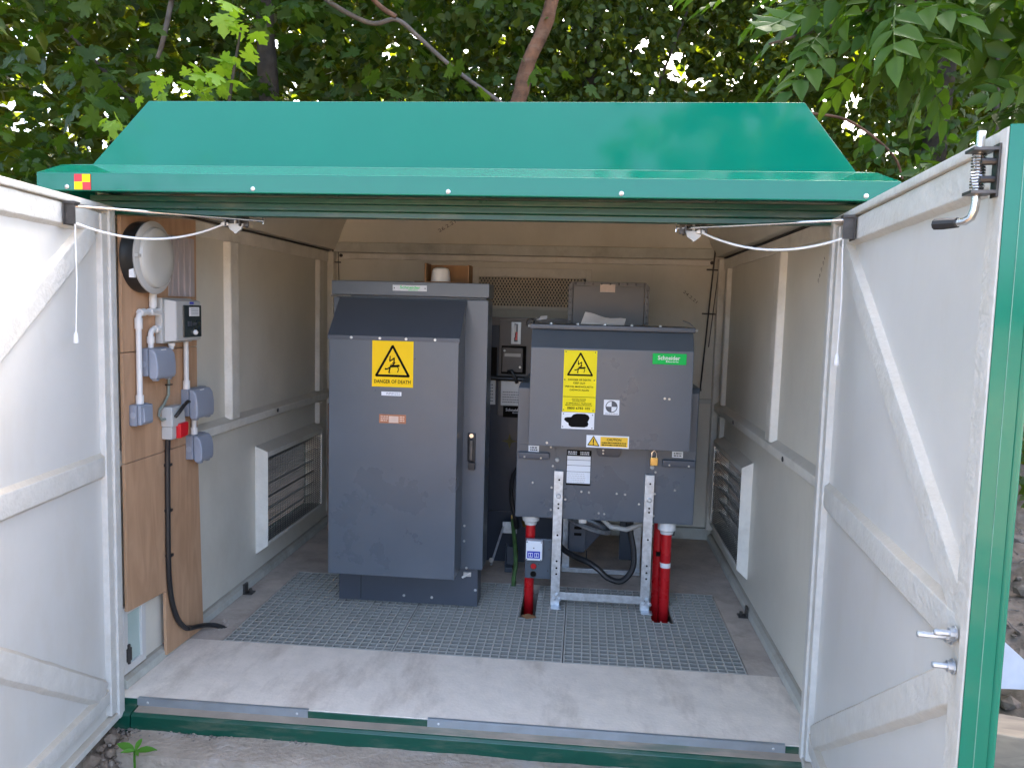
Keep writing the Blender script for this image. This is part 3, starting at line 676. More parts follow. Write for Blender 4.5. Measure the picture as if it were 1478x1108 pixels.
# conduits
XC = BX + .016
def conduit(label, path, fit):
    T = thing('conduit', label, 'conduit', path[0], 'white conduits on the plywood')
    obj('pipe', MB().tube(path, 0.0105, 12), m_pvc, T)
    for a, b in fit: obj('coupling', MB().tube([a, b], 0.0145, 12), m_pvc, T)
def elbow(A, Cn, B, r=.03, n=6):
    A, Cn, B = Vector(A), Vector(Cn), Vector(B); a = (A - Cn).normalized() * r + Cn; b = (B - Cn).normalized() * r + Cn
    return [A] + [(a * (1 - t) ** 2 + Cn * 2 * t * (1 - t) + b * t * t) for t in [i / n for i in range(n + 1)]] + [B]
conduit('long white conduit bending down from the consumer unit to the small switch', elbow((XC, .265, 1.408), (XC, .125, 1.405), (XC, .125, 1.066)), [((XC, .262, 1.408), (XC, .20, 1.407)), ((XC, .125, 1.385), (XC, .125, 1.345)), ((XC, .125, 1.10), (XC, .125, 1.068)), ((XC, .135, 1.404), (XC, .165, 1.406))])
conduit('short white conduit dropping from the round lamp', [(XC, .225, 1.49), (XC, .225, 1.42)], [((XC, .225, 1.475), (XC, .225, 1.425)), ((XC, .205, 1.408), (XC, .245, 1.408))])
conduit('short bent white conduit from the consumer unit into the socket box below', elbow((XC, .265, 1.342), (XC, .205, 1.34), (XC, .205, 1.27), .025), [((XC, .262, 1.342), (XC, .235, 1.341)), ((XC, .205, 1.315), (XC, .205, 1.29))])
conduit('straight white conduit from the consumer unit down to the right socket box', [(XC, .52 - .05, 1.288), (XC, .52 - .05, 1.09)], [((XC, .47, 1.125), (XC, .47, 1.09))])
conduit('stub of white conduit joining the two lower right socket boxes', [(XC, .53, .968), (XC, .53, .89)], [((XC, .53, .92), (XC, .53, .892))])
# grey cable from the unit to the plug
T = thing('grey_cable', 'thin grey cable looping from the consumer unit to the red plug', 'cable', (XC, .33, 1.28))
obj('gland', MB().lathe((BX + .03, .33, 1.286), (0, 0, -1), [(0, .014), (.012, .014), (.014, .010), (.024, .009)], 10), m_pvc, T)
obj('sheath', MB().tube([(BX + .03, .33, 1.27), (BX + .012, .335, 1.22), (BX + .012, .34, 1.15), (BX + .012, .335, 1.08), (BX + .012, .30, 1.045), (BX + .012, .27, 1.03), (BX + .012, .262, 1.005), (BX + .014, .28, .985), (BX + .02, .31, .99)], .0055, 8), m_gcable, T)
for z in (1.215, 1.12): obj('cable_tie', MB().box(BX + .002, BX + .022, .326, .35, z - .002, z + .002), m_blackp, T)
# red and white industrial plug with black lever
T = thing('plug_connector', 'red and white industrial plug with a black lever on the plywood', 'plug', (BX, .34, .91))
obj('housing', MB().hexa([(BX, .295, .955), (BX + .05, .295, .955), (BX + .05, .40, .955), (BX, .40, .955), (BX, .295, 1.035), (BX + .045, .30, 1.035), (BX + .045, .395, 1.035), (BX, .40, 1.035)]).box(BX, BX + .045, .297, .335, .905, .956), m_lgrey, T, bevel=.006)
obj('red_body', MB().hexa([(BX + .005, .336, .905), (BX + .06, .336, .905), (BX + .06, .40, .91), (BX + .005, .40, .91), (BX + .005, .336, .966), (BX + .06, .336, .966), (BX + .06, .405, .966), (BX + .005, .405, .966)]), m_redp, T, bevel=.006)
obj('lever', MB().tube([(BX + .05, .315, .995), (BX + .062, .318, 1.01), (BX + .066, .35, 1.035), (BX + .066, .385, 1.05), (BX + .06, .405, 1.045)], [.007, .0075, .0075, .007, .007], 8), m_blackp, T)
# black cable down to the floor
T = thing('black_cable', 'black power cable clipped down the plywood and out across the floor', 'cable', (BX, .31, .9))
pth = [(BX + .02, .312, .905), (BX + .014, .318, .82), (BX + .012, .318, .6), (BX + .012, .318, .38), (BX + .012, .335, .25), (BX + .012, .38, .145), (BX + .012, .45, .075), (BX + .014, .54, .045), (BX + .025, .60, .028), (BX + .055, .635, .014), (BX + .095, .66, -.012)]
def smoothp(p, n=5):
    p = [Vector(q) for q in p]; out = []
    for i in range(len(p) - 1):
        a, b, c, d = p[max(i - 1, 0)], p[i], p[i + 1], p[min(i + 2, len(p) - 1)]
        for k in range(n):
            t = k / n; out.append(0.5 * ((2 * b) + (c - a) * t + (2 * a - 5 * b + 4 * c - d) * t * t + (3 * b - a - 3 * c + d) * t ** 3))
    return out + [p[-1]]
obj('sheath', MB().tube(smoothp(pth), .0105, 8), m_blackp, T)
for p in ((BX + .012, .318, .80), (BX + .012, .318, .615), (BX + .012, .318, .43), (BX + .013, .46, .07)):
    obj('cable_clip', MB().box(p[0] - .012, p[0] + .012, p[1] - .006, p[1] + .02, p[2] - .006, p[2] + .006), m_blackp, T, bevel=.002)
# concrete crumbs where the cable leaves
T = None

# ------------------------------------------------------------------ floor gratings
def grating(x0, x1, cuts, label):
    T = thing('floor_grating', label, 'grating', ((x0 + x1) / 2, TY0, 0), 'moulded grey floor gratings over the trench')
    nxb, nyb = round((x1 - x0) / .0372), 24
    mb = MB(); hw = .0029; zt = -0.001
    def taper(a0, a1, b0, b1, z0, z1, along):
        k = -.0012
        if along == 'x': mb.hexa([(a0, b0 + k, z0), (a1, b0 + k, z0), (a1, b1 - k, z0), (a0, b1 - k, z0), (a0, b0, z1), (a1, b0, z1), (a1, b1, z1), (a0, b1, z1)])
        else: mb.hexa([(a0 + k, b0, z0), (a1 - k, b0, z0), (a1 - k, b1, z0), (a0 + k, b1, z0), (a0, b0, z1), (a1, b0, z1), (a1, b1, z1), (a0, b1, z1)])
    for j in range(1, nyb + 1):
        y = TY0 + (TY1 - TY0 - .006) * j / nyb
        segs = [(x0 + .002, x1 - .002)]
        for (c0, c1, cy) in cuts:
            if y > cy: segs = [q for a, b in segs for q in ((a, min(b, c0)), (max(a, c1), b)) if q[1] - q[0] > .004]
        for a, b in segs: taper(a, b, y - hw, y + hw, zt - .036, zt, 'x')
    for i in range(nxb + 1):
        x = x0 + .004 + (x1 - x0 - .008) * i / nxb; ye = TY1 - .002
        for (c0, c1, cy) in cuts:
            if c0 - .002 < x < c1 + .002: ye = cy
        taper(x - hw, x + hw, TY0 + .006, ye, zt - .0352, zt - .0009, 'y')
    obj('bars', mb, m_grat, T, kind='stuff', smooth=30)
    obj('front_edge', MB().box(x0 + .001, x1 - .001, TY0 + .001, TY0 + .009, -.031, .0005), m_grat, T, bevel=.001)
grating(-1.097, -.356, [], 'left grey floor grating, under the tall cabinet')
grating(-.354, .366, [(.146, .222, 1.0)], 'middle grey floor grating, slotted for one red duct')
grating(.368, 1.121, [(.778, .882, 1.035)], 'right grey floor grating, slotted for two red ducts')

# ------------------------------------------------------------------ sign parts
def man_symbol(cx, z0, sz, y, mat, parent):
    """warning triangle, bolt and falling figure; cx = centre, z0 = triangle base, sz = triangle width"""
    o, u, v, n = (cx, y, z0), (1, 0, 0), (0, 0, 1), (0, -1, 0)
    k = sz / 400.0                                                   # drawing units: triangle 400 wide, 350 high
    mb = MB()
    tri = [(-185, 12), (0, 345), (185, 12), (-185, 12)]
    q = [(a * k, b * k) for a, b in tri]
    mb.strip(q, 26 * k, o, u, v, n)
    for st, wd in (([(-28, 232), (-32, 172), (20, 212), (14, 150)], 13), ([(-2, 160), (14, 140), (28, 162)], 9),
                   ([(-22, 118), (60, 124)], 26), ([(62, 126), (74, 128)], 24), ([(-20, 112), (-52, 92), (-82, 84)], 15), ([(-82, 84), (-80, 96)], 10),
                   ([(-25, 112), (-34, 74), (-40, 48)], 15), ([(-40, 48), (-28, 46)], 10), ([(56, 116), (70, 88), (58, 54)], 10), ([(20, 130), (-8, 140), (-20, 138)], 8)):
        mb.strip([(a * k, b * k) for a, b in st], wd * k, o, u, v, n)
    return obj('symbol', mb, mat, parent, kind='stuff')
def lines(name, x0, x1, z0, z1, n, y, mat, parent, gap=0.5, jag=.25):
    mb = MB(); hgt = (z1 - z0) / n
    for i in range(n):
        z = z1 - (i + .75) * hgt; x = x0
        while x < x1 - .003:
            wl = random.uniform(.004, .014); e = min(x1, x + wl); mb.box(x, e, y - .0006, y, z, z + hgt * gap); x = e + random.uniform(.0015, .003)
    return obj(name, mb, mat, parent, kind='stuff')
def screws(name, pts, y, r, mat, parent, n=(0, -1, 0), h=.004):
    mb = MB()
    for x, z in pts: mb.lathe((x, y, z), n, [(0, r), (h * .4, r), (h, r * .55), (h, r * .1)], 10)
    return obj(name, mb, mat, parent, kind='stuff')

# ------------------------------------------------------------------ tall left cabinet
T = thing('electrical_cabinet', 'tall dark grey metal cabinet with one yellow square warning sign, on the left grating', 'cabinet', (-.41, 1.12, 0))
obj('plinth', MB().box(-.758, -.065, 1.07, 1.20, .002, .197), m_greyd, T, bevel=.003)
obj('body', MB().box(-.783, -.040, 1.04, 1.205, .197, 1.492), m_grey, T, bevel=.004)
cap = MB().box(-.790, -.036, 1.028, 1.215, 1.503, 1.570).box(-.775, -.05, 1.05, 1.20, 1.492, 1.503)
obj('cap', cap, m_grey, T, bevel=.004)
fx0, fx1, fy = -.744, -.147, .855
fc = obj('front_cover', MB().prism([(fx0, 1.039, 1.488), (fx0, 1.032, 1.488), (fx0, fy, 1.312), (fx0, fy, .205), (fx0, 1.039, .205)], (fx1 - fx0, 0, 0)), m_grey, T, bevel=.003)
obj('hood_lip', MB().prism([(fx0 - .005, fy - .004, 1.298), (fx0 - .005, fy - .004, 1.317), (fx0 - .005, fy + .17, 1.4875), (fx0 - .005, fy + .173, 1.4845), (fx0 - .005, fy - .0005, 1.312), (fx0 - .005, fy - .0005, 1.298)], (fx1 - fx0 + .01, 0, 0)), m_greyd, T, bevel=.001)
screws('lip_screws', [(-.639, 1.3085), (-.507, 1.3085), (-.386, 1.308), (-.254, 1.308)], fy - .004, .007, m_screw, fc)
screws('plinth_screws', [(-.749, .148), (-.43, .038), (-.291, .036), (-.076, .085)], 1.07, .007, m_screw, T)
screws('body_screws', [(-.132, .412), (-.132, .337), (-.118, .204)], 1.04, .006, m_screw, T)
obj('plinth_latch', MB().box(-.135, -.098, 1.058, 1.07, .155, .175).cyl((-.14, 1.055, .15), (-.105, 1.055, .172), .006, 8), m_screw, T)
obj('panel_seam', MB().box(-.648, -.6455, 1.0695, 1.071, .012, .185), m_black, T)
obj('hinge_pin', MB().cyl((-.79, 1.02, 1.497), (-.69, 1.02, 1.4985), .004, 8), m_steel, T)
hd = obj('handle', MB().box(-.124, -.086, 1.028, 1.04, .725, .865), m_blackp, T, bevel=.008)
obj('lever', MB().box(-.116, -.094, 1.008, 1.026, .735, .835), m_dsteel, hd, bevel=.006)
obj('lock', MB().cyl((-.105, 1.04, .853), (-.105, 1.022, .853), .010, 12), m_steel, hd)
obj('padlock', MB().box(-.116, -.085, 1.012, 1.036, .69, .725).cyl((-.108, 1.024, .72), (-.108, 1.024, .745), .004, 6).cyl((-.092, 1.024, .72), (-.092, 1.024, .745), .004, 6), m_blackp, hd, bevel=.003)
sg = obj('warning_sign', MB().box(-.542, -.3525, fy - .0025, fy, 1.089, 1.2975), m_yel, T, label='yellow danger of death sign')
man_symbol(-.4475, 1.135, .162, fy - .0026, m_black, sg)
text('lettering', 'DANGER OF DEATH', .168, (-.4475, fy - .0026, 1.1135), m_black, sg, height=.0165)
ls = obj('label_strip', MB().box(-.498, -.4055, fy - .0015, fy, 1.049, 1.067), m_signw, T)
lines('print_lines', -.475, -.412, 1.052, 1.064, 2, fy - .0016, m_gboxd, ls)
rp = obj('rating_plate', MB().box(-.507, -.383, fy - .002, fy, .923, .963), m_bronzep, T, label='small bronze rating plate')
obj('pale_panel', MB().box(-.462, -.417, fy - .0026, fy - .002, .926, .956), m_tan, rp)
lines('print_lines', -.500, -.465, .93, .958, 3, fy - .0021, m_tan, rp); lines('print_lines', -.412, -.39, .93, .958, 3, fy - .0021, m_tan, rp)
npl = obj('name_plate', MB().box(-.494, -.331, 1.0255, 1.028, 1.5265, 1.554), m_alu, T, bevel=.0008, label='silver maker plate with green lettering')
text('lettering', 'Schneider', .098, (-.41, 1.0254, 1.5435), m_lgreen, npl, height=.014)
text('lettering', 'Electric', .045, (-.395, 1.0254, 1.5315), m_lgreen, npl, height=.006)
screws('plate_screws', [(-.486, 1.54), (-.339, 1.54)], 1.0255, .003, m_dsteel, npl, h=.002)

# cardboard box with a white cup on top
T = thing('cardboard_box', 'open brown cardboard box on top of the tall cabinet', 'box', (-.25, 1.13, 1.5705))
cb = MB().box(-.352, -.346, 1.07, 1.20, 1.571, 1.662).box(-.146, -.140, 1.07, 1.20, 1.571, 1.656).box(-.346, -.146, 1.194, 1.20, 1.571, 1.66).box(-.346, -.146, 1.07, 1.194, 1.571, 1.576)
obj('carton', cb, m_card, T)
obj('flap', MB().hexa([(-.395, 1.045, 1.571), (-.16, 1.045, 1.571), (-.16, 1.069, 1.571), (-.395, 1.069, 1.571), (-.395, 1.045, 1.5745), (-.16, 1.045, 1.5745), (-.16, 1.069, 1.5745), (-.395, 1.069, 1.5745)]), m_card, T)
obj('paper_cone', MB().lathe((-.285, 1.13, 1.5765), (0, 0, 1), [(0, .048), (.05, .042), (.062, .036), (.068, .02), (.069, .002)], 20), m_pvc, None, loc=(-.285, 1.13, 1.5765))
tag(bpy.data.objects['paper_cone'], 'white rounded cone shaped cup standing in the cardboard box', 'cup')

# ------------------------------------------------------------------ switchgear cabinet on the right
T = thing('switchgear_cabinet', 'dark grey switchgear cabinet with hooded front and tall yellow sign, on galvanised legs', 'cabinet', (.53, 1.4, 0))
obj('body', MB().prism([(.100, 1.17, .435), (.100, 1.17, 1.075), (.108, 1.19, 1.10), (.108, 1.75, 1.10), (.108, 1.75, .435)], (.868, 0, 0)), m_grey, T, bevel=.004)
fp = obj('front_panel', MB().box(.302, .736, 1.166, 1.17, .445, .80), m_grey, T, bevel=.001)
obj('side_panel', MB().box(.104, .290, 1.166, 1.17, .445, .80), m_grey, T, bevel=.001)
obj('side_panel', MB().box(.748, .964, 1.166, 1.17, .445, .80), m_grey, T, bevel=.001)
hx0, hx1, hy = .169, .909, .98
hood = obj('hood', MB().prism([(hx0, hy, .826), (hx0, hy, 1.283), (hx0, 1.035, 1.366), (hx0, 1.40, 1.366), (hx0, 1.40, 1.10), (hx0, 1.165, 1.10), (hx0, 1.165, .826)], (hx1 - hx0, 0, 0)), m_grey, T, bevel=.003)
obj('hood_top', MB().box(hx0 - .008, hx1 + .006, 1.012, 1.42, 1.367, 1.390), m_greyd, T, bevel=.004)
screws('top_screws', [(.25, 1.20), (.38, 1.20), (.50, 1.20), (.63, 1.20), (.76, 1.20)], 1.39, .006, m_screw, T)
tsm = MB()
for x in (.255, .38, .505, .63, .76): tsm.lathe((x, 1.06, 1.39), (0, 0, 1), [(0, .0075), (.006, .007), (.009, .003)], 10)
obj('hood_bolts', tsm, m_screw, T, kind='stuff')
bpy.data.objects.remove(bpy.data.objects['top_screws'])
for x, s_ in ((hx0 - .008, -1), (hx1 + .006, 1)):
    obj('hinge_bolt', MB().cyl((x, 1.03, 1.379), (x + s_ * .012, 1.03, 1.379), .006, 8), m_screw, T)
    obj('hinge_wire', MB().tube([(x + s_ * .006, 1.03, 1.38), (x - s_ * .01 + .0, 1.16, 1.41), (x - s_ * .03, 1.24, 1.42)], .003, 6), m_galv, T)
sy = hy
tg = obj('warning_sign', MB().box(.3225, .4735, sy - .0025, sy, .990, 1.2745), m_yel2, T, label='tall lemon yellow danger sign with bilingual text')
man_symbol(.398, 1.158, .120, sy - .0026, m_black, tg)
for tx, wd, zz, hh in (('DANGER OF DEATH', .104, 1.1395, .0088), ('KEEP OUT', .055, 1.1245, .0088), ('PERYGL MARWOLAETH', .126, 1.1075, .0088), ('CADWCH ALLAN', .088, 1.0925, .0088),
                   ('WESTERN POWER', .066, 1.0495, .0058), ('DISTRIBUTION', .058, 1.0415, .0058), ('IN EMERGENCY TELEPHONE', .116, 1.031, .0060), ('MEWN ARGYFWNG FFONIWCH', .122, 1.0225, .0060), ('0800 6783 105', .105, 1.0085, .0115)):
    text('lettering', tx, wd, (.3965, sy - .0026, zz), m_black, tg, height=hh)
obj('divider', MB().box(.3235, .4725, sy - .0031, sy - .0026, 1.0595, 1.0615), m_black, tg)
screws('sign_rivets', [(.331, 1.267), (.465, 1.267), (.329, 1.139), (.464, 1.139), (.328, 1.0), (.463, 1.0)], sy - .0025, .0028, m_dsteel, tg, h=.002)
wp = obj('number_plate', MB().box(.3195, .4705, sy - .0025, sy, .9115, .9885), m_signw, T, label='white plate under the danger sign with its number blacked out')
bl = MB(); oo = Vector((.395, sy - .0026, .95))
blob = [(-62, 4), (-58, 14), (-46, 17), (-30, 18), (-22, 30), (-5, 36), (30, 36), (46, 30), (52, 16), (48, 4), (44, -4), (48, -14), (44, -26), (30, -32), (-28, -32), (-40, -24), (-42, -12), (-52, -6)]
bl.prism([oo + Vector((a * .00103, 0, b * .00093)) for a, b in blob], (0, -.0006, 0))
obj('black_patch', bl, m_black, wp)
screws('sign_rivets', [(.328, .981), (.462, .979), (.326, .921), (.461, .918)], sy - .0025, .0028, m_dsteel, wp, h=.002)
cs = obj('caution_label', MB().box(.4375, .6325, sy - .002, sy, .829, .886), m_signw, T, label='white and amber caution label')
obj('amber_panel', MB().box(.502, .627, sy - .0026, sy - .002, .835, .880), m_oran, cs)
text('lettering', 'CAUTION', .066, (.564, sy - .0027, .868), m_black, cs, height=.012)
lines('print_lines', .508, .621, .838, .858, 2, sy - .0027, m_black, cs)
tm = MB(); tm.prism([(.4425, sy - .002, .839), (.4955, sy - .002, .836), (.471, sy - .002, .881)], (0, -.0006, 0))
obj('amber_triangle', tm, m_oran, cs)
o3 = MB().strip([(-.0255, .002), (.0, .044), (.0262, -.001), (-.0255, .002)], .0035, (.470, sy - .0027, .8375), (1, 0, 0), (0, 0, 1), (0, -1, 0))
o3.strip([(0, .03), (0, .013)], .005, (.470, sy - .0027, .8375), (1, 0, 0), (0, 0, 1), (0, -1, 0)).strip([(0, .008), (0, .004)], .005, (.470, sy - .0027, .8375), (1, 0, 0), (0, 0, 1), (0, -1, 0))
obj('symbol', o3, m_black, cs, kind='stuff')
qs = obj('round_symbol_label', MB().box(.5115, .5825, sy - .002, sy, .983, 1.0525), m_signw, T, label='white square label with a quartered circle')
qc = MB(); cx, cz, rr = .547, 1.021, .0255
for a0 in (0, math.pi):
    pts = [(cx, sy - .0021, cz)] + [(cx + rr * math.cos(a0 + i * math.pi / 16), sy - .0021, cz + rr * math.sin(a0 + i * math.pi / 16)) for i in range(9)]
    qc.prism(pts, (0, -.0006, 0))
qc.strip([(rr * math.cos(i * math.pi / 16), rr * math.sin(i * math.pi / 16)) for i in range(33)], .0035, (cx, sy - .0021, cz), (1, 0, 0), (0, 0, 1), (0, -1, 0))
obj('symbol', qc, m_greyd, qs, kind='stuff')
lines('print_lines', .518, .576, .986, .992, 1, sy - .0021, m_gboxd, qs)
gl = obj('maker_badge', MB().box(.7235, .8755, sy - .006, sy, 1.2225, 1.2725), m_lgreen, T, bevel=.003, label='bright green maker badge with white lettering')
text('lettering', 'Schneider', .100, (.797, sy - .0061, 1.253), m_pwhite, gl, height=.0195)
text('lettering', 'Electric', .056, (.812, sy - .0061, 1.2365), m_pwhite, gl, height=.0075)
screws('hood_screws', [(.786, 1.067), (.807, 1.065), (.255, .842)], sy, .006, m_screw, T)
py_ = 1.166
dpl = obj('data_plate', MB().box(.346, .466, py_ - .002, py_, .607, .781), m_black, T, label='black and white data plate')
for z0_, z1_ in ((.733, .752), (.706, .731), (.675, .704), (.617, .673)): obj('white_panel', MB().box(.349, .463, py_ - .0026, py_ - .002, z0_, z1_), m_signw, dpl)
lines('print_lines', .352, .395, .757, .776, 2, py_ - .0021, m_signw, dpl); lines('print_lines', .412, .455, .757, .776, 2, py_ - .0021, m_signw, dpl)
lines('print_lines', .352, .44, .62, .67, 5, py_ - .0027, m_lgrey, dpl, gap=.25)
for x0_ in (.158, .852):
    q_ = obj('small_label', MB().box(x0_, x0_ + .052, py_ - .0015, py_, .764, .794), m_signw, T)
    lines('print_lines', x0_ + .008, x0_ + .044, .768, .79, 2, py_ - .0016, m_black, q_)
obj('fold_handle', MB().box(.112, .262, 1.138, 1.166, .732, .764), m_greyd, T, bevel=.004)
obj('fold_handle', MB().box(.806, .960, 1.138, 1.166, .722, .754), m_greyd, T, bevel=.004)
obj('pocket', MB().hexa([(.50, 1.15, .757), (.60, 1.15, .757), (.60, 1.166, .757), (.50, 1.166, .757), (.485, 1.15, .80), (.615, 1.15, .80), (.615, 1.166, .80), (.485, 1.166, .80)]), m_navy, T, bevel=.003)
screws('pocket_screws', [(.522, .787), (.522, .772)], 1.15, .005, m_screw, T)
screws('panel_screws', [(.184, .61), (.28, .697), (.277, .59), (.276, .479), (.423, .576), (.46, .574), (.595, .574), (.635, .572), (.346, .534), (.704, .527), (.778, .582), (.777, .688), (.776, .473), (.873, .604), (.511, .473), (.538, .471), (.268, .79)], py_, .0058, m_screw, T)
screws('panel_knobs', [(.300, .728), (.760, .712)], py_, .011, m_lgrey, T, h=.01)
screws('handle_screws', [(.142, .742), (.222, .739), (.838, .731), (.93, .729)], 1.138, .005, m_screw, T)
# galvanised stand
for x0_, xo in ((.289, .0), (.727, .0)):
    lg = MB().box(x0_, x0_ + .044, 1.140, 1.1445, .004, .677).box(x0_ + (.0 if x0_ > .5 else .0), x0_ + .0045, 1.1446, 1.166, .435, .677)
    lg.box(x0_, x0_ + .0045, 1.1446, 1.175, .004, .435)
    L_ = obj('leg', lg, m_galv, T, bevel=.001)
    hm = MB()
    for z in (.635, .515, .495, .36, .23, .195, .165, .055): hm.lathe((x0_ + .025, 1.14, z), (0, -1, 0), [(0, .0052), (.0004, .0052), (.0004, .001)], 8)
    obj('bolt_holes', hm, m_black, L_, kind='stuff')
    obj('foot_plate', MB().box(x0_ + .004, x0_ + .056, 1.09, 1.1395, .002, .007), m_galv, L_, bevel=.001)
    nb = MB()
    for dx, z in ((.018, .04), (.03, .06), (.045, .04)): nb.lathe((x0_ + dx, 1.1398, z), (0, -1, 0), [(0, .010), (.008, .010), (.008, .006), (.018, .005)], 6)
    obj('leg_bolts', nb, m_galv, L_, kind='stuff')
    obj('leg_knob', MB().lathe((x0_ + .024, 1.1398, .555), (0, -1, 0), [(0, .012), (.003, .012), (.006, .008)], 10), m_galv, L_)
obj('cross_bar', MB().box(.3335, .7265, 1.142, 1.146, .036, .074).box(.3335, .7265, 1.1465, 1.175, .036, .040), m_galv, T, bevel=.001)
for x0_ in (.330, .720): obj('rear_leg', MB().box(x0_, x0_ + .040, 1.66, 1.665, .004, .43).box(x0_, x0_ + .005, 1.6655, 1.70, .004, .43), m_galv, T, bevel=.001)
obj('rear_bar', MB().box(.330, .76, 1.653, 1.658, .006, .036).box(.33, .76, 1.63, 1.653, .034, .038), m_galv, T, bevel=.001)
# rear tank with dark box on top
obj('instrument_box', MB().box(.345, .715, 1.50, 1.72, 1.101, 1.60), m_brown, T, bevel=.004)
rim = MB().prism([(.322, 1.488, 1.391), (.322, 1.488, 1.585), (.338, 1.488, 1.607), (.345, 1.488, 1.607), (.345, 1.488, 1.391)], (0, .012, 0)).prism([(.715, 1.488, 1.391), (.715, 1.488, 1.607), (.72, 1.488, 1.607), (.738, 1.488, 1.585), (.738, 1.488, 1.391)], (0, .012, 0)).box(.345, .715, 1.488, 1.50, 1.585, 1.607)
rm = obj('bolted_rim', rim, m_brown, T, bevel=.002)
screws('rim_bolts', [(.334, 1.40 + i * .033) for i in range(6)] + [(.728, 1.40 + i * .033) for i in range(6)] + [(.36 + i * .044, 1.597) for i in range(9)], 1.488, .005, m_dsteel, rm, h=.005)
pt_ = obj('paper_tag', MB().box(.485, .562, 1.486, 1.4998, 1.555, 1.595), m_tan, T)
# cable box, brackets, strap below
obj('cable_box', MB().prism([(.36, 1.56, .434), (.36, 1.56, .165), (.46, 1.56, .165), (.575, 1.56, .30), (.60, 1.56, .434)], (0, .19, 0)), m_navy, T, bevel=.004)
for (x0_, y_, z0_, z1_) in ((.368, 1.535, .16, .36), (.66, 1.95, .0, .36)):
    bk = MB().box(x0_, x0_ + .085, y_, y_ + .006, z0_, z1_).box(x0_, x0_ + .005, y_ + .006, y_ + .06, z0_, z1_)
    B_ = obj('slotted_bracket', bk, m_greyd, T, bevel=.001)
    obj('slots', MB().box(x0_ + .025, x0_ + .065, y_ - .0008, y_, z1_ - .11, z1_ - .095).box(x0_ + .025, x0_ + .065, y_ - .0008, y_, z1_ - .075, z1_ - .06), m_black, B_, kind='stuff')
obj('cross_panel', MB().box(.10, .96, 1.72, 1.75, .32, .434), m_navy, T)
rg = [Vector((.47 + .105 * math.cos(a), 1.42 + .075 * math.sin(a), .345 - .034 * math.cos(a))) for a in [i * 2 * math.pi / 28 for i in range(29)]]
obj('clamp_ring', MB().tube(rg, .012, 6, False), m_galv, T)
obj('clamp_block', MB().box(.415, .455, 1.325, 1.35, .375, .42), m_galv, T, bevel=.002)
obj('corrugated_hose', MB().tube([(.52, 1.40, .40), (.58, 1.36, .355), (.66, 1.36, .345), (.76, 1.42, .37)], .013, 8), m_lgrey, T)
# brass padlock
T2 = thing('padlock', 'brass padlock hanging on the switchgear front panel below the hood', 'padlock', (.765, 1.15, .725))
obj('lock_body', MB().box(.748, .784, 1.140, 1.162, .724, .764), m_brass, T2, bevel=.003)
obj('shackle', MB().tube([(.755, 1.151, .764), (.755, 1.151, .785), (.766, 1.151, .797), (.777, 1.151, .785), (.777, 1.151, .764)], .0035, 8), m_steel, T2)
# papers
def paper(name, label, pts, th=.0012):
    o = obj(name, MB().prism(pts, (0, th, th)), m_paper, None, loc=pts[0]); return tag(o, label, 'paper')
pb = MB()
P4 = [Vector((.392, 1.10, 1.393)), Vector((.596, 1.10, 1.393)), Vector((.606, 1.16, 1.418)), Vector((.412, 1.16, 1.446))]
N_ = 8
for i in range(N_ + 1):
    for j in range(N_ + 1):
        a, b = i / N_, j / N_; p = P4[0].lerp(P4[1], a).lerp(P4[3].lerp(P4[2], a), b); p = p + Vector((0, .012 * math.sin(a * 5) * b, .006 * math.sin(a * 7 + 1) * b)); pb.v.append(p)
pb.f = [(i * (N_ + 1) + j, (i + 1) * (N_ + 1) + j, (i + 1) * (N_ + 1) + j + 1, i * (N_ + 1) + j + 1) for i in range(N_) for j in range(N_)]
po = obj('paper_sheet', pb, m_paper, None, loc=(.39, 1.10, 1.391), smooth=60); tag(po, 'creased white paper sheet propped on top of the switchgear hood', 'paper')
pp = MB().prism([(.172, 1.27, 1.404), (.222, 1.29, 1.410), (.226, 1.29, 1.428), (.19, 1.27, 1.424)], (0, .002, 0))
po = obj('paper_slip', pp, m_paper, None, loc=(.172, 1.27, 1.39)); tag(po, 'small white paper slip at the left end of the switchgear hood', 'paper')

# wall box with red duct, red ducts
T = thing('indicator_box', 'small white and blue indicator box on a grey plate in front of a red duct', 'control box', (.22, 1.24, .1))
obj('back_plate', MB().box(.152, .287, 1.226, 1.236, .106, .312), m_grey, T, bevel=.006)
cs_ = obj('case', MB().box(.158, .240, 1.190, 1.2255, .210, .310), m_signw, T, bevel=.004)
obj('blue_label', MB().box(.165, .230, 1.1885, 1.19, .222, .258), m_blue, T)
bl2 = MB()
for k, xx in enumerate((.171, .201)):
    bl2.box(xx, xx + .022, 1.188, 1.1885, .228, .231).box(xx, xx + .022, 1.188, 1.1885, .247, .250).box(xx, xx + .002, 1.188, 1.1885, .231, .247).box(xx + .02, xx + .022, 1.188, 1.1885, .231, .247).box(xx + .009, xx + .012, 1.188, 1.1885, .231, .247)
obj('label_print', bl2, m_signw, T, kind='stuff')
screws('case_screws', [(.163, .304), (.234, .304), (.163, .215), (.234, .215), (.197, .274)], 1.19, .003, m_dsteel, T, h=.001)
for z in (.17, .130): obj('port', MB().lathe((.196, 1.226, z), (0, -1, 0), [(0, .0165), (.003, .0165), (.003, .0145), (.0005, .0140)], 18), m_dsteel, T); obj('port_core', MB().cyl((.196, 1.226, z), (.196, 1.2245, z), .0142, 16), m_red if z > .15 else m_black, T)
screws('plate_screws', [(.272, .30), (.272, .26), (.268, .15), (.167, .185), (.222, .182)], 1.226, .003, m_dsteel, T, h=.001)
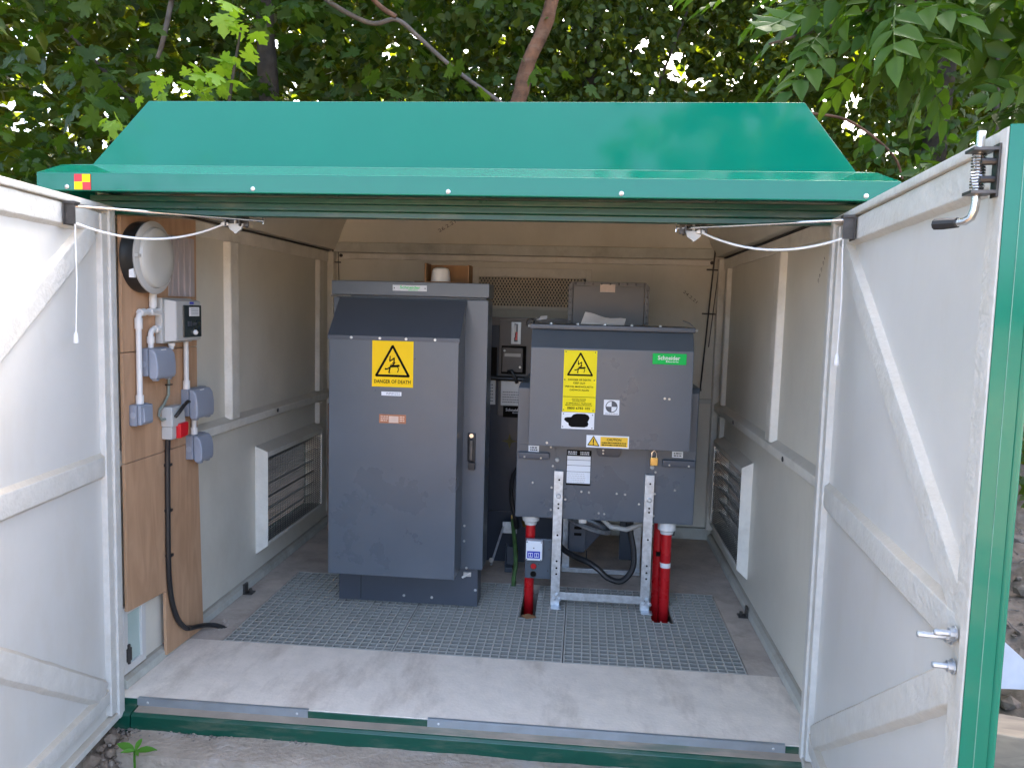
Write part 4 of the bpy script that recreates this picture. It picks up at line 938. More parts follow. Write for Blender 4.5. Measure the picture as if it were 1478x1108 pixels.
def duct(label, x, y, r, band=False, zt=.436):
    T = thing('cable_duct', label, 'cable duct', (x, y, 0), 'red cable ducts rising through the grating')
    obj('pipe', MB().cyl((x, y, -.44), (x, y, zt - .001), r, 20), m_red, T)
    if band: obj('band', MB().lathe((x, y, .20), (0, 0, 1), [(0, r + .0006), (.024, r + .0006), (.024, r)], 20), m_pwhite, T)
    return T
D1 = duct('thin red cable duct behind the indicator box', .173, 1.275, .0245)
obj('collar', MB().lathe((.173, 1.275, .434), (0, 0, -1), [(0, .043), (.040, .043), (.048, .032), (.062, .029)], 20), m_pvc, D1)
D2 = duct('red cable duct with a white band and white collar at right', .851, 1.235, .026, True)
obj('collar', MB().lathe((.851, 1.235, .434), (0, 0, -1), [(0, .045), (.042, .045), (.05, .034), (.064, .031)], 20), m_pvc, D2)
D3 = duct('red cable duct close behind the white banded duct', .818, 1.285, .026)
obj('marker', MB().box(.806, .830, 1.2565, 1.2605, .245, .268), m_black, D3)
# black cable looping under the cabinet
T = thing('black_hose', 'thick black cable looping below the switchgear between its legs', 'cable', (.6, 1.4, .1))
obj('sheath', MB().tube(smoothp([(.665, 1.42, .45), (.68, 1.42, .34), (.705, 1.40, .22), (.70, 1.38, .13), (.645, 1.36, .072), (.575, 1.36, .085), (.525, 1.37, .125), (.47, 1.40, .15), (.40, 1.44, .165), (.335, 1.48, .19), (.30, 1.52, .23)]), .0155, 10), m_blackp, T)
obj('cable_tie', MB().tube([(.46, 1.405, .21), (.462, 1.405, .165), (.465, 1.41, .15)], .003, 5), m_blackp, T)

# ------------------------------------------------------------------ rear tank seen between the cabinets
T = thing('switchgear_tank', 'dark steel switchgear tank with gauge, standing between the two cabinets', 'tank', (.0, 1.9, 0))
obj('tank_body', MB().box(-.76, .345, 1.78, 2.35, .30, 1.402), m_navy, T, bevel=.006)
fpn = obj('front_plate', MB().box(-.062, .30, 1.752, 1.779, .86, 1.395), m_brown, T, bevel=.003)
obj('top_trim', MB().box(-.74, .33, 1.755, 1.79, 1.365, 1.41), m_brown, T, bevel=.003)
obj('lower_tank', MB().box(-.76, .345, 1.80, 2.3, .0, .298), m_navy, T, bevel=.004)
gz = obj('gauge', MB().box(.004, .060, 1.745, 1.7515, 1.262, 1.386), m_alu, T, bevel=.003, label='slim vertical gauge with red lower half')
obj('gauge_slot', MB().box(.022, .042, 1.7438, 1.745, 1.275, 1.375), m_navy, gz, bevel=.0005)
obj('red_scale', MB().box(.027, .040, 1.7428, 1.7437, 1.285, 1.33), m_redp, gz); obj('white_scale', MB().box(.024, .032, 1.7428, 1.7437, 1.30, 1.37), m_signw, gz)
ib = obj('cover_plate', MB().box(-.042, .075, 1.735, 1.7515, 1.105, 1.242), m_brown, T, bevel=.004)
obj('cover_gasket', MB().box(-.046, .092, 1.744, 1.7517, 1.095, 1.252), m_black, T)
obj('cover_label', MB().box(-.028, .062, 1.7335, 1.735, 1.192, 1.21), m_lgrey, ib)
screws('cover_screws', [(-.028, 1.225), (.06, 1.135)], 1.735, .007, m_screw, ib, h=.008)
dl = obj('data_plate', MB().box(-.044, .10, 1.745, 1.7515, .917, 1.055), m_alu, T, label='silver data plate on the dark tank')
lines('print_lines', -.035, .06, .93, 1.0, 5, 1.7449, m_greyd, dl, gap=.3)
bpz = obj('maker_plate', MB().box(-.03, .10, 1.746, 1.7517, .85, .913), m_black, T)
text('lettering', 'Schneider', .09, (.03, 1.7459, .892), m_pwhite, bpz, height=.017)
text('lettering', 'Electric', .042, (.045, 1.7459, .876), m_pwhite, bpz, height=.007)
dl2 = obj('data_plate', MB().box(-.20, -.078, 1.7625, 1.7795, .917, 1.055), m_alu, T); lines('print_lines', -.19, -.09, .93, 1.04, 6, 1.7624, m_greyd, dl2, gap=.3)
obj('shaft_bar', MB().cyl((-.30, 1.70, 1.075), (.14, 1.70, 1.07), .013, 10), m_blackp, T)
obj('shaft_crank', MB().tube([(.0, 1.69, 1.11), (.02, 1.675, 1.115), (.035, 1.67, 1.09), (.05, 1.68, 1.05)], .010, 8), m_blackp, T)
obj('top_knob', MB().lathe((.115, 1.72, 1.385), (0, -1, 0), [(0, .022), (.03, .024), (.045, .018)], 14), m_blackp, T)
cr = obj('yellow_mark', MB().prism([(.008 + q * (.046 if i % 2 == 0 else .014) * math.cos(i * math.pi / 4), 1.7795, .708 + (.046 if i % 2 == 0 else .014) * math.sin(i * math.pi / 4)) for i in range(8) for q in (1,)], (0, -.0012, 0)), M('faded yellow paint', (.09, .08, .012), .6), T)
obj('black_frame', MB().box(-.115, -.075, 1.765, 1.7798, 1.08, 1.24), m_black, T)
# lever, trunking and earth cable at the foot of the tank
T = thing('galvanised_lever', 'bent galvanised lever by the right foot of the tall cabinet', 'lever', (-.05, 1.6, .05))
obj('arm', MB().hexa([(-.062, 1.55, .055), (-.050, 1.55, .055), (-.050, 1.57, .055), (-.062, 1.57, .055), (-.012, 1.70, .235), (.0, 1.70, .235), (.0, 1.72, .235), (-.012, 1.72, .235)]), m_galv, T, bevel=.002)
obj('plate', MB().box(-.012, .07, 1.70, 1.712, .195, .26), m_galv, T, bevel=.002)
obj('pivot', MB().lathe((-.055, 1.551, .085), (0, -1, 0), [(0, .013), (.008, .013), (.016, .006)], 8), m_screw, T)
T = thing('earth_cable', 'green yellow earth cable rising from the grating beside the thin red duct', 'cable', (.075, 1.6, 0))
obj('sheath', MB().tube(smoothp([(.085, 1.40, -.1), (.082, 1.42, .02), (.088, 1.45, .10), (.078, 1.50, .19), (.062, 1.56, .26), (.055, 1.6, .32)]), .0115, 8), m_cable, T)
obj('lug', MB().box(.045, .075, 1.585, 1.595, .27, .33), m_brass, T, bevel=.003)
T = thing('cable_gland', 'brass cable gland beside the thin red duct under the switchgear', 'cable gland', (.145, 1.45, .4))
obj('gland_body', MB().lathe((.143, 1.42, .405), (0, 0, -1), [(0, .015), (.03, .015), (.032, .024), (.06, .026), (.085, .022), (.09, .01)], 12), m_brass, T)
T = tag(obj('floor_bracket', MB().box(.015, .055, 1.60, 1.70, .003, .03).box(.015, .02, 1.60, 1.66, .03, .15).box(.02, .07, 1.655, 1.66, .03, .13), m_greyd, None, bevel=.002, loc=(.03, 1.65, 0)), 'dark steel bracket on the floor at the foot of the tank', 'bracket')
T = tag(obj('curved_hose', MB().tube(smoothp([(.09, 1.52, .62), (.055, 1.50, .56), (.05, 1.5, .45), (.075, 1.5, .33), (.08, 1.52, .28)]), .012, 8), m_blackp, None, loc=(.05, 1.5, .28)), 'black hose curving down beside the left edge of the switchgear', 'hose')
tag(obj('dead_leaf', MB().add([(.155, .982, .006), (.185, .955, .003), (.23, .965, .008), (.225, .995, .004), (.19, 1.0, .012)], [(0, 1, 4), (1, 2, 4), (2, 3, 4)]), m_plank, None, loc=(.19, .98, .004)), 'dry brown leaf on the grating in front of the thin red duct', 'leaf')
tag(obj('wood_offcut', MB().hexa([(-1.20, 2.22, .0), (-1.165, 2.22, .0), (-1.165, 2.25, .0), (-1.20, 2.25, .0), (-1.23, 2.30, .82), (-1.195, 2.30, .82), (-1.195, 2.33, .82), (-1.23, 2.33, .82)]), m_plank, None, bevel=.002, loc=(-1.18, 2.23, 0)), 'rough brown wood offcut leaning in the back left corner', 'plank')

# pencil numbers on the lining
text('pencil_mark', '26.2.21C', .165, (-.47, 2.405, 1.985), m_ink, lin, u=(.86, -.06, .50), v=(-.47, -.42, .78), height=.022, th=.004, bold=-.004)
text('pencil_mark', '24.2.21', .11, (1.075, 2.4885, 1.565), m_ink, back, u=(.78, 0, -.62), v=(.62, 0, .78), height=.018, bold=-.004)
text('pencil_mark', '24.2.21', .11, (1.2735, .385, 1.625), m_ink, WR, u=(0, -.62, .78), v=(0, .78, .62), height=.016, bold=-.004)

# ------------------------------------------------------------------ outside right: white panel, timber, post, bank litter
tag(obj('white_panel', MB().prism([(1.93, .32, .10), (1.93, .32, .335), (2.30, .40, .02), (2.30, .40, -.05), (2.10, .33, .10)], (.0, .012, .0)), m_sheet, None, bevel=.001, loc=(2.0, .32, .05)), 'white cut sheet leaning outside the right door', 'sheet')
tag(obj('timber_sleeper', MB().hexa([(1.62, .16, -.20), (2.75, -.02, -.20), (2.75, .16, -.2), (1.62, .34, -.2), (1.62, .16, .045), (2.75, -.02, -.01), (2.75, .16, -.01), (1.62, .34, .045)]), m_sleeper, None, bevel=.01, loc=(2.1, .15, -.2)), 'weathered timber sleeper lying outside the right door', 'timber')
tag(obj('metal_post', MB().box(2.80, 2.845, 2.0, 2.005, .1, 1.40).box(2.80, 2.805, 2.006, 2.045, .1, 1.40), m_galv, None, loc=(2.82, 2.0, .2)), 'thin galvanised post on the soil bank beyond the right door', 'post')

def stones(name, n, region, rmin, rmax, mat, lift=0):
    mb = MB()
    ico = bmesh.new(); bmesh.ops.create_icosphere(ico, subdivisions=1, radius=1)
    bv_ = [v.co.copy() for v in ico.verts]; bf = [tuple(v.index for v in f.verts) for f in ico.faces]; ico.free()
    for i in range(n):
        x, y, z = region(); r = rmin * (rmax / rmin) ** (random.random() ** 2.2)
        sx, sy_, sz = r * random.uniform(.7, 1.3), r * random.uniform(.7, 1.2), r * random.uniform(.5, .9); a = random.random() * 6.28; off = random.random() * 100
        vs_ = []
        for v in bv_:
            q = v * (1 + .35 * noise.noise(v * 1.3 + Vector((off, 0, 0))))
            q = Vector((q.x * sx, q.y * sy_, q.z * sz)); vs_.append((x + q.x * math.cos(a) - q.y * math.sin(a), y + q.x * math.sin(a) + q.y * math.cos(a), z + q.z + sz * .35))
        mb.add(vs_, bf)
    return obj(name, mb, mat, None, kind='stuff', smooth=25)
def reg_front():
    x = random.uniform(-1.5, 1.3) if random.random() < .3 else random.uniform(-1.5, -.85); y = random.uniform(-.5, -.07); return x, y, float(ground_h(np.array(x), np.array(y))) + .004
def reg_sill():
    t = random.random() ** 2; x = -1.24 + t * .75; y = -.058 - abs(random.gauss(0, .022)) * (1 - t * .6); return x, y, -0.089
def reg_bank():
    x = random.uniform(1.5, 3.3); y = random.uniform(-.6, 2.2); return x, y, float(ground_h(np.array(x), np.array(y)))
stones('gravel', 420, reg_front, .002, .014, m_stone)
stones('soil_clods', 260, reg_front, .006, .03, m_soil)
stones('sill_grit', 420, reg_sill, .0015, .008, m_stone)
stones('bank_stones', 900, reg_bank, .006, .05, m_soil)
stones('bank_pebbles', 260, reg_bank, .006, .03, m_stone)
mb = MB()
for i in range(190):
    x, y, z = reg_bank(); z += .02; a = random.random() * 6.28; l = random.uniform(.05, .25); p = [Vector((x, y, z))]
    for k in range(4):
        a += random.uniform(-.6, .6); p.append(p[-1] + Vector((math.cos(a) * l / 4, math.sin(a) * l / 4, random.uniform(-.015, .022))))
    mb.tube(p, [.003, .0028, .0024, .002, .0012], 5)
obj('bank_roots', mb, m_barkg, None, kind='stuff')
stones('floor_crumbs', 26, lambda: (-1.19 + random.gauss(0, .03) + .04, .66 + random.gauss(0, .035), -.002), .003, .014, m_concd)

# ------------------------------------------------------------------ leaves
def norm(a): return a / np.linalg.norm(a, axis=-1, keepdims=True)
def T_maple():
    half = [(0, 0), (.10, -.05), (.30, -.10), (.22, .06), (.45, .08), (.56, .20), (.40, .27), (.55, .42), (.44, .50), (.24, .44), (.20, .58), (.26, .72), (.14, .80), (.0, 1.0)]
    pts = half + [(-x, y) for x, y in reversed(half[1:-1])]
    v = [(0, .32, 0.0)] + [(x, y, -.20 * x * x * 1.5 + .05 * math.sin(6 * y) - .10 * y * y) for x, y in pts]
    n = len(pts)
    return np.array(v), np.array([(0, 1 + i, 1 + (i + 1) % n) for i in range(n)])
def T_oval(wd=.32, n=3):
    v = [(0, 0, 0)]; f = []
    ys = [.28, .6]; ws = [wd, wd * .86]
    for y, w_ in zip(ys, ws): v += [(-w_, y, .08 - .1 * y * y), (0, y, -.04 - .1 * y * y), (w_, y, .08 - .1 * y * y)]
    v += [(0, 1, -.16)]
    f = [(0, 2, 1), (0, 3, 2), (1, 2, 5), (1, 5, 4), (2, 3, 6), (2, 6, 5), (4, 5, 7), (5, 6, 7)]
    return np.array(v), np.array(f)
def T_ivy():
    pts = [(0, 0), (.28, -.06), (.5, .18), (.26, .42), (.0, 1.0), (-.26, .42), (-.5, .18), (-.28, -.06)]
    v = [(0, .25, 0)] + [(x, y, -.35 * x * x - .1 * y * y) for x, y in pts]
    return np.array(v), np.array([(0, 1 + i, 1 + (i + 1) % 8) for i in range(8)])
def T_ash():
    V, F = [], []; ov, of = T_oval(.25)
    def leaflet(o, ang, sz, tilt):
        c, s_ = math.cos(ang), math.sin(ang); b = sum(len(x) for x in V)
        P = ov * sz; Q = np.stack([P[:, 0] * c - P[:, 1] * s_ + o[0], P[:, 0] * s_ + P[:, 1] * c + o[1], P[:, 2] - tilt * P[:, 1] + o[2]], 1)
        V.append(Q); F.append(of + b)
    for k, y in enumerate((.30, .54, .76)):
        dz = -.30 * y * y
        for s_ in (-1, 1): leaflet((0, y, dz), s_ * -(.95 - .12 * k), .44 - .03 * abs(k - 1), .28)
    leaflet((0, .92, -.26), 0, .42, .4)
    b = sum(len(x) for x in V); w_ = .010
    st = [(0, 0), (.3, -.03), (.6, -.11), (.94, -.26)]
    rv = [(s_ * w_, y, z) for y, z in st for s_ in (-1, 1)]; V.append(np.array(rv))
    F.append(np.array([q for i in range(3) for q in ((b + 2 * i, b + 2 * i + 1, b + 2 * i + 3), (b + 2 * i, b + 2 * i + 3, b + 2 * i + 2))]))
    return np.concatenate(V), np.concatenate(F)

Rm = np.array([list(r2), list(d2), list(fwd)])
def to_px(p):
    c = (p - np.array(CAM)) @ Rm.T; return 739 + 1137 * c[:, 0] / c[:, 2], 554 + 1137 * c[:, 1] / c[:, 2], c[:, 2]

def leaf_set(parent, pos, size, direc, nrm, tmpl, mat, singles, sname='leaf'):
    """pos (n,3) world, size (n), direc = towards the tip, nrm = upper side. singles = how many become parts."""
    tv, tf = tmpl; n = len(pos); base = np.array(root_loc(parent))
    d = norm(direc); x = norm(np.cross(d, nrm)); z = np.cross(x, d)
    px, py, dep = to_px(pos)
    vis = (dep > .3) & (px > -20) & (px < 1500) & (py > -20) & ((py < 152) | (px < 140) | (px > 1235)) & (py < 300) & ~((px > 1180) & (py > 330 - (px - 1180) * .55))
    rank = np.where(vis, size / dep, -1.0)
    order = np.argsort(-rank); k = min(singles, int((rank > 0).sum()))
    one, rest = order[:k], order[k:]
    if len(rest):
        V = (tv[None, :, 0:1] * x[rest][:, None] + tv[None, :, 1:2] * d[rest][:, None] + tv[None, :, 2:3] * z[rest][:, None]) * size[rest][:, None, None] + (pos[rest] - base)[:, None]
        Fa = tf[None] + (np.arange(len(rest)) * len(tv))[:, None, None]
        me = bpy.data.meshes.new('foliage'); V = V.reshape(-1, 3); Fa = Fa.reshape(-1, 3)
        me.vertices.add(len(V)); me.vertices.foreach_set('co', V.ravel())
        me.loops.add(Fa.size); me.loops.foreach_set('vertex_index', Fa.ravel().astype(np.int32))
        me.polygons.add(len(Fa)); me.polygons.foreach_set('loop_start', np.arange(0, Fa.size, 3, dtype=np.int32))
        me.update(calc_edges=True); me.validate()
        me.polygons.foreach_set('use_smooth', np.ones(len(Fa), dtype=bool))
        me.materials.append(mat)
        o = bpy.data.objects.new('foliage', me); C.objects.link(o); o.parent = parent; o['kind'] = 'stuff'
    if k:
        me = bpy.data.meshes.new(sname); me.from_pydata([tuple(p) for p in tv], [], [tuple(int(q) for q in f) for f in tf]); me.materials.append(mat)
        for f in me.polygons: f.use_smooth = True
        for i in one:
            o = bpy.data.objects.new(sname, me); C.objects.link(o); o.parent = parent
            s_ = size[i]; q = pos[i] - base
            o.matrix_local = Matrix(((x[i][0] * s_, d[i][0] * s_, z[i][0] * s_, q[0]), (x[i][1] * s_, d[i][1] * s_, z[i][1] * s_, q[1]), (x[i][2] * s_, d[i][2] * s_, z[i][2] * s_, q[2]), (0, 0, 0, 1)))

def clusters(n, lo, hi, per, rad, flat=.35, keep=None):
    """leaf positions in flattened sprays inside a box; returns pos, spray centre"""
    c = rng.uniform(lo, hi, (n, 3))
    if keep is not None: c = c[keep(c)]
    P = np.repeat(c, per, 0); off = rng.normal(0, 1, P.shape) * np.array([rad, rad, rad * flat])
    return P + off, off
def orient(off, droop=.45, wob=.55):
    d = norm(off * np.array([1, 1, .3]) + rng.normal(0, .12, off.shape)); d[:, 2] -= droop * rng.uniform(.4, 1.6, len(d))
    nm = np.array([0, 0, 1.0]) + rng.normal(0, wob, off.shape)
    return d, nm
def grow(name, path, r0, r1, mat, parent, n=10):
    p = smoothp(path, 6); m = len(p)
    mb = MB().tube(p, [r0 + (r1 - r0) * i / (m - 1) for i in range(m)], n)
    for v in mb.v: v += noise.noise_vector(v * 5) * r1 * .25
    return obj(name, mb, mat, parent, smooth=70)

# gaps where the sky shows (centres in x,z at y about 5 m, metres)
GAPS = [(1.1, 3.74, .11), (1.33, 3.59, .07), (2.79, 3.54, .13), (2.77, 3.22, .10), (2.74, 3.95, .06), (-5.41, 3.38, .10), (-5.24, 3.99, .06), (-5.0, 3.55, .07), (-5.34, 3.08, .08), (-5.08, 3.22, .05), (-3.48, 3.98, .06), (-2.64, 3.98, .06), (-1.55, 3.91, .06), (2.0, 4.05, .06), (.87, 3.96, .05), (4.01, 3.65, .05)]
def gap_keep(P, extra=0.0):
    k = np.ones(len(P), bool); t = (5 - CAM.y) / (P[:, 1] - CAM.y)
    qx, qz = CAM.x + (P[:, 0] - CAM.x) * t, CAM.z + (P[:, 2] - CAM.z) * t
    for a, b, r in GAPS: k &= ((qx - a) ** 2 + (qz - b) ** 2) > ((r + extra) * rng.uniform(.35, 1.15, len(P))) ** 2
    return k

def add_leaves(parent, P, off, size, tmpl, mat, singles, droop=.45, wob=.55, gaps=True, sname='leaf'):
    if gaps:
        k = gap_keep(P, size * .45 * 7.6 / np.maximum(1.0, P[:, 1] - CAM.y)); P, off = P[k], off[k]
    d, nm = orient(off, droop, wob); s_ = size * (.42 + .9 * rng.random(len(P)) ** .8)
    leaf_set(parent, P, s_, d, nm, tmpl, mat, singles, sname)

MAP, OVL, IVY, ASH = T_maple(), T_oval(), T_ivy(), T_ash()

# far wood behind everything
W_ = thing('woodland', 'dense far wood of mixed green leaves behind the kiosk', 'woodland', (0, 10, 0)); W_['kind'] = 'stuff'
P, off = clusters(6600, (-13, 7.2, 0), (12, 14, 13.5), 15, .5, .55)
add_leaves(W_, P, off, .29, OVL, m_wood, 0, gaps=True)
# left maple
T = thing('maple_tree', 'broad leaved maple behind the left end of the kiosk roof', 'tree', (-3.2, 5.6, 0))
grow('trunk', [(-3.2, 5.6, -.1), (-3.15, 5.6, 1.5), (-3.0, 5.7, 3), (-3.1, 5.8, 5), (-3.0, 5.8, 7.5)], .17, .06, m_barkd, T)
grow('branch', [(-3.05, 5.65, 2.2), (-3.9, 5.0, 3.2), (-4.6, 4.7, 4.0)], .04, .012, m_barkd, T)
grow('branch', [(-3.0, 5.7, 2.6), (-2.2, 5.0, 3.0), (-1.6, 4.6, 3.3)], .035, .01, m_barkd, T)
grow('branch', [(-3.4, 4.6, 4.6), (-3.5, 4.5, 3.9), (-3.55, 4.45, 3.65)], .028, .018, m_barkg, T)
P1, o1 = clusters(330, (-6.3, 3.9, 1.3), (-.2, 6.5, 5.2), 13, .26, .35)
P2, o2 = clusters(330, (-7, 4.0, 5.0), (-.2, 7.5, 9.2), 14, .38, .5)
add_leaves(T, np.concatenate([P1, P2]), np.concatenate([o1, o2]), .155, MAP, m_maple, 220)
T = thing('side_shade_tree', 'unseen bushy tree added left of the kiosk to dim the right door', 'tree', (-5.6, .6, -.1))  # out of view, added to block sky light from the right door
grow('trunk', [(-5.6, .6, -.2), (-5.55, .6, 1.5), (-5.4, .5, 3.4), (-5.5, .6, 6)], .14, .05, m_barkd, T)
P, off = clusters(1100, (-8.0, -6.0, .4), (-4.2, 3.6, 8), 15, .36, .5)
add_leaves(T, P, off, .15, OVL, m_birch, 0, .6, .6, gaps=False)
# near maple sapling sprays, backlight painted in as bright leaf colour
T = thing('maple_sapling', 'maple sapling above the roof left end, leaves coloured bright yellow green for backlight', 'tree', (-2.55, 3.5, -.1))
grow('trunk', [(-2.55, 3.5, -.2), (-2.5, 3.45, 1.4), (-2.4, 3.32, 2.6), (-2.22, 3.25, 3.5)], .03, .008, m_barkd, T)
cc = [(-2.62, 3.2, 3.03, .12, 12), (-2.42, 3.2, 3.16, .13, 14), (-2.28, 3.25, 3.26, .09, 8), (-2.2, 3.2, 3.55, .11, 7), (-2.32, 3.25, 3.42, .07, 3), (-3.2, 3.2, 2.78, .10, 7), (-2.9, 3.2, 2.98, .10, 5)]
P = np.concatenate([np.array(c[:3]) + rng.normal(0, 1, (c[4], 3)) * np.array([c[3], c[3], c[3] * .45]) for c in cc]); off = P - np.repeat(np.array([c[:3] for c in cc]), [c[4] for c in cc], 0)
add_leaves(T, P, off, .135, MAP, m_mapley, 60, .5, .35, gaps=False)
TRUNK = [(-.75, 4.2, -.1), (-.72, 4.2, 1.4), (-.45, 4.2, 2.6), (-.214, 4.2, 3.22), (-.166, 4.2, 3.42), (-.085, 4.2, 3.65), (.013, 4.2, 3.87), (.05, 4.2, 4.04), (.25, 4.3, 5.2), (.4, 4.4, 6.5)]
BR1 = [(-2.3, 4.3, 4.5), (-1.825, 3.9, 3.97), (-1.47, 4.05, 3.81), (-1.25, 4.1, 3.85), (-1.06, 4.15, 3.72), (-.766, 4.15, 3.47), (-.298, 4.1, 3.14)]
BR2 = [(-1.9, 4.2, 4.6), (-1.41, 3.9, 3.96), (-1.2, 3.9, 3.8)]
# middle small-leaved tree with the leaning brown stem
T = thing('leaning_tree', 'small leaved tree with a leaning orange brown trunk behind the roof middle', 'tree', (-.75, 4.2, 0))
grow('trunk', TRUNK, .072, .05, m_bark, T)
grow('branch', BR1, .021, .017, m_barkg, T)
grow('branch', BR2, .024, .02, m_bark, T)
P1, o1 = clusters(240, (-1.9, 4.45, 2.3), (1.3, 6.4, 4.9), 22, .24, .6)
P2, o2 = clusters(330, (-1.5, 4.5, 4.9), (1.8, 7.5, 9.2), 34, .40, .6)
add_leaves(T, np.concatenate([P1, P2]), np.concatenate([o1, o2]), .088, OVL, m_birch, 160, .7, .7)
# dark trunked tree at centre right
T = thing('dark_trunk_tree', 'thin tree with a near black trunk right of the leaning one', 'tree', (.3, 7.0, 0))
grow('trunk', [(.3, 7, -.1), (.33, 7, 2), (.36, 7, 4), (.42, 7, 5.2), (.5, 7, 8)], .10, .06, m_barkd, T)
grow('branch', [(.6, 6.6, 3.6), (.85, 6.6, 4.4), (1.0, 6.6, 5.2)], .022, .016, m_barkd, T)
grow('branch', [(1.0, 6.4, 3.6), (1.25, 6.4, 4.3), (1.5, 6.4, 5.0)], .018, .012, m_barkd, T)
P, off = clusters(800, (-.2, 5.4, 2.4), (4.0, 8, 8.5), 26, .30, .6)
add_leaves(T, P, off, .095, OVL, m_birch, 40, .6, .7)
# ivy covered trunk on the right
T = thing('ivy_tree', 'trunk thickly wrapped in dark ivy behind the right end of the roof', 'tree', (3.35, 4.6, 0))
grow('trunk', [(3.3, 4.6, -.1), (3.32, 4.6, 2), (3.4, 4.6, 4), (3.5, 4.6, 7)], .13, .07, m_barkd, T)
a = rng.uniform(0, 6.283, 2600); zz = rng.uniform(.2, 5.5, 2600); rr_ = .20 + .16 * rng.random(2600)
P = np.stack([3.37 + rr_ * np.cos(a), 4.6 + rr_ * np.sin(a), zz], 1); off = np.stack([np.cos(a), np.sin(a), np.full_like(a, -.6)], 1)
d = off * .5 + np.array([0, 0, -1.0]) + rng.normal(0, .35, off.shape); nm = np.stack([np.cos(a), np.sin(a), np.full_like(a, .5)], 1) + rng.normal(0, .35, off.shape)
leaf_set(T, P, rng.uniform(.05, .09, len(P)), d, nm, IVY, m_ivy, 90)
# hazel thicket behind the right door
T = thing('hazel_thicket', 'broad leaved thicket behind and right of the open right door', 'shrub', (4.2, 4.2, 0))
for q in range(5):
    x0 = 3.7 + q * .3; grow('stem', [(x0, 4.2, -.1), (x0 + .05, 4.2, 1.6), (x0 + random.uniform(-.3, .4), 4.1, 3.4), (x0 + random.uniform(-.5, .6), 4, 5)], .035, .012, m_barkd, T)
P1, o1 = clusters(420, (2.55, 3.0, .2), (6.8, 6, 4.6), 13, .26, .5)
P2, o2 = clusters(420, (2.0, 3.4, 4.6), (7, 7.5, 9), 16, .38, .5)
add_leaves(T, np.concatenate([P1, P2]), np.concatenate([o1, o2]), .105, OVL, m_ash, 150, .6, .6)
# ash boughs overhanging in front on the right
T = thing('ash_tree', 'ash tree whose near leafy boughs hang in from the upper right', 'tree', (3.9, 2.4, 0))
grow('trunk', [(3.9, 2.4, .0), (3.85, 2.3, 1.5), (3.7, 2.1, 3.0), (3.5, 1.9, 5)], .10, .05, m_barkg, T)
br = [[(3.65, 2.1, 3.1), (2.9, 1.7, 3.15), (2.2, 1.4, 3.02), (1.2, 1.15, 2.68)], [(3.7, 2.1, 3.0), (3.1, 1.6, 2.95), (2.55, 1.3, 2.66)], [(3.8, 2.2, 2.3), (3.2, 1.8, 2.5), (2.6, 1.5, 2.32)], [(3.5, 1.9, 3.9), (2.8, 1.4, 3.4), (1.55, 1.0, 2.84)], [(3.6, 2.0, 3.4), (3.2, 1.2, 3.1), (2.75, .8, 2.78)], [(3.4, 2.3, 2.1), (3.0, 2.0, 2.2), (2.55, 1.8, 2.1)], [(2.6, 1.6, 3.3), (2.1, 1.3, 3.1), (1.6, 1.1, 2.8)]]
Ps, Os = [], []
for path in br:
    grow('branch', path, .022, .006, m_barkg, T, 7)
    p = np.array([list(q) for q in smoothp(path, 10)]); idx = rng.integers(4, len(p), 40); t = rng.normal(0, 1, (40, 3)) * np.array([.16, .16, .10])
    Ps.append(p[idx] + t); Os.append(t + np.array([-.10, -.10, -.03]))
    idx = rng.integers(int(len(p) * .55), len(p), 30); t = rng.normal(0, 1, (30, 3)) * np.array([.20, .15, .10]); Ps.append(p[idx] + t); Os.append(t + np.array([-.12, -.10, .0]))
add_leaves(T, np.concatenate(Ps), np.concatenate(Os), .265, ASH, m_ash, 220, .35, .35, gaps=True)
Pu, ou = clusters(30, (.75, -2.1, 4.2), (2.6, .8, 6.2), 13, .28, .5)
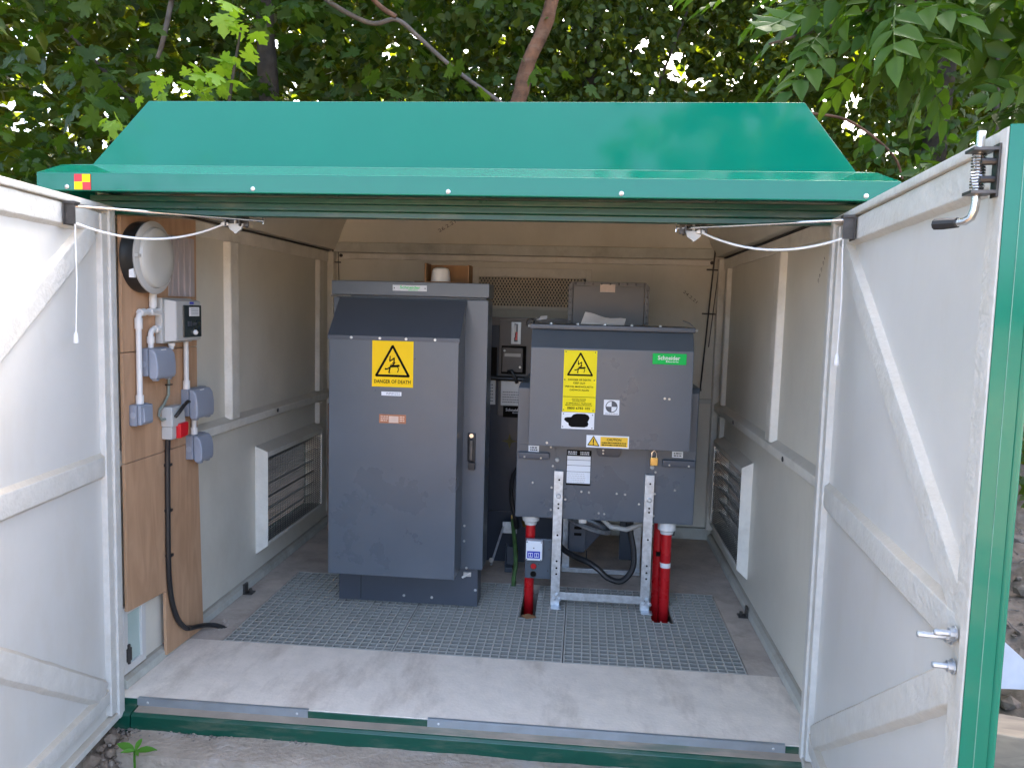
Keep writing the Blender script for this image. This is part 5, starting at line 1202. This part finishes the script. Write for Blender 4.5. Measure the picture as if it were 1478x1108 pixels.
grow('branch', [(3.55, 1.95, 4.4), (2.8, .8, 4.9), (1.9, -.4, 5.1), (1.2, -1.2, 5.0)], .03, .008, m_barkg, T, 7)
add_leaves(T, Pu, ou, .30, ASH, m_ash, 0, .5, .4, gaps=False)
# thin bare twig above the roof right end, loose hedge on the bank
grow('twig', [(2.05, 3.9, 3.05), (2.4, 3.9, 3.0), (2.75, 3.9, 2.75), (2.85, 3.9, 2.55)], .012, .008, m_bark, bpy.data.objects['dark_trunk_tree'])
T = thing('bank_ivy', 'dark ivy ground cover at the top of the soil bank', 'ivy', (3.2, 2.6, .2)); T['kind'] = 'stuff'
n_ = 1500; P = np.stack([rng.uniform(2.6, 5.5, n_), rng.uniform(2.1, 3.6, n_), rng.uniform(.15, 1.0, n_)], 1); off = rng.normal(0, 1, P.shape)
d, nm = orient(off, .8, .6); leaf_set(T, P, rng.uniform(.04, .08, n_), d, nm, IVY, m_ivy, 0)
# the weed in the soil in front
T = thing('weed', 'small green weed seedling in the soil below the left door', 'plant', (-1.05, -.2, -.15))
obj('stem', MB().tube([(-1.05, -.232, -.16), (-1.052, -.232, -.09), (-1.05, -.232, -.06)], .004, 6), m_weed, T)
for ang, ln_, up in ((2.7, .085, .35), (.35, .075, .3), (1.3, .06, 1.2), (-1.0, .045, .4), (3.9, .05, .5)):
    dv = Vector((math.cos(ang), math.sin(ang) * .6, up)).normalized(); sd_ = dv.cross(Vector((0, -.5, 1))).normalized(); o_ = Vector((-1.05, -.232, -.064)); m_ = MB()
    pr = [(0, .12), (.25, .8), (.5, 1), (.75, .7), (1, .05)]
    for t_, w_ in pr: 
        c_ = o_ + dv * ln_ * t_ + Vector((0, 0, -.02 * t_ * t_)); m_.v += [c_ - sd_ * w_ * ln_ * .17, c_ + Vector((0, 0, -.003)), c_ + sd_ * w_ * ln_ * .17]
    m_.f = [(i * 3 + k, i * 3 + k + 1, i * 3 + k + 4, i * 3 + k + 3) for i in range(4) for k in range(2)]
    obj('leaf', m_, m_weed, T, smooth=60)
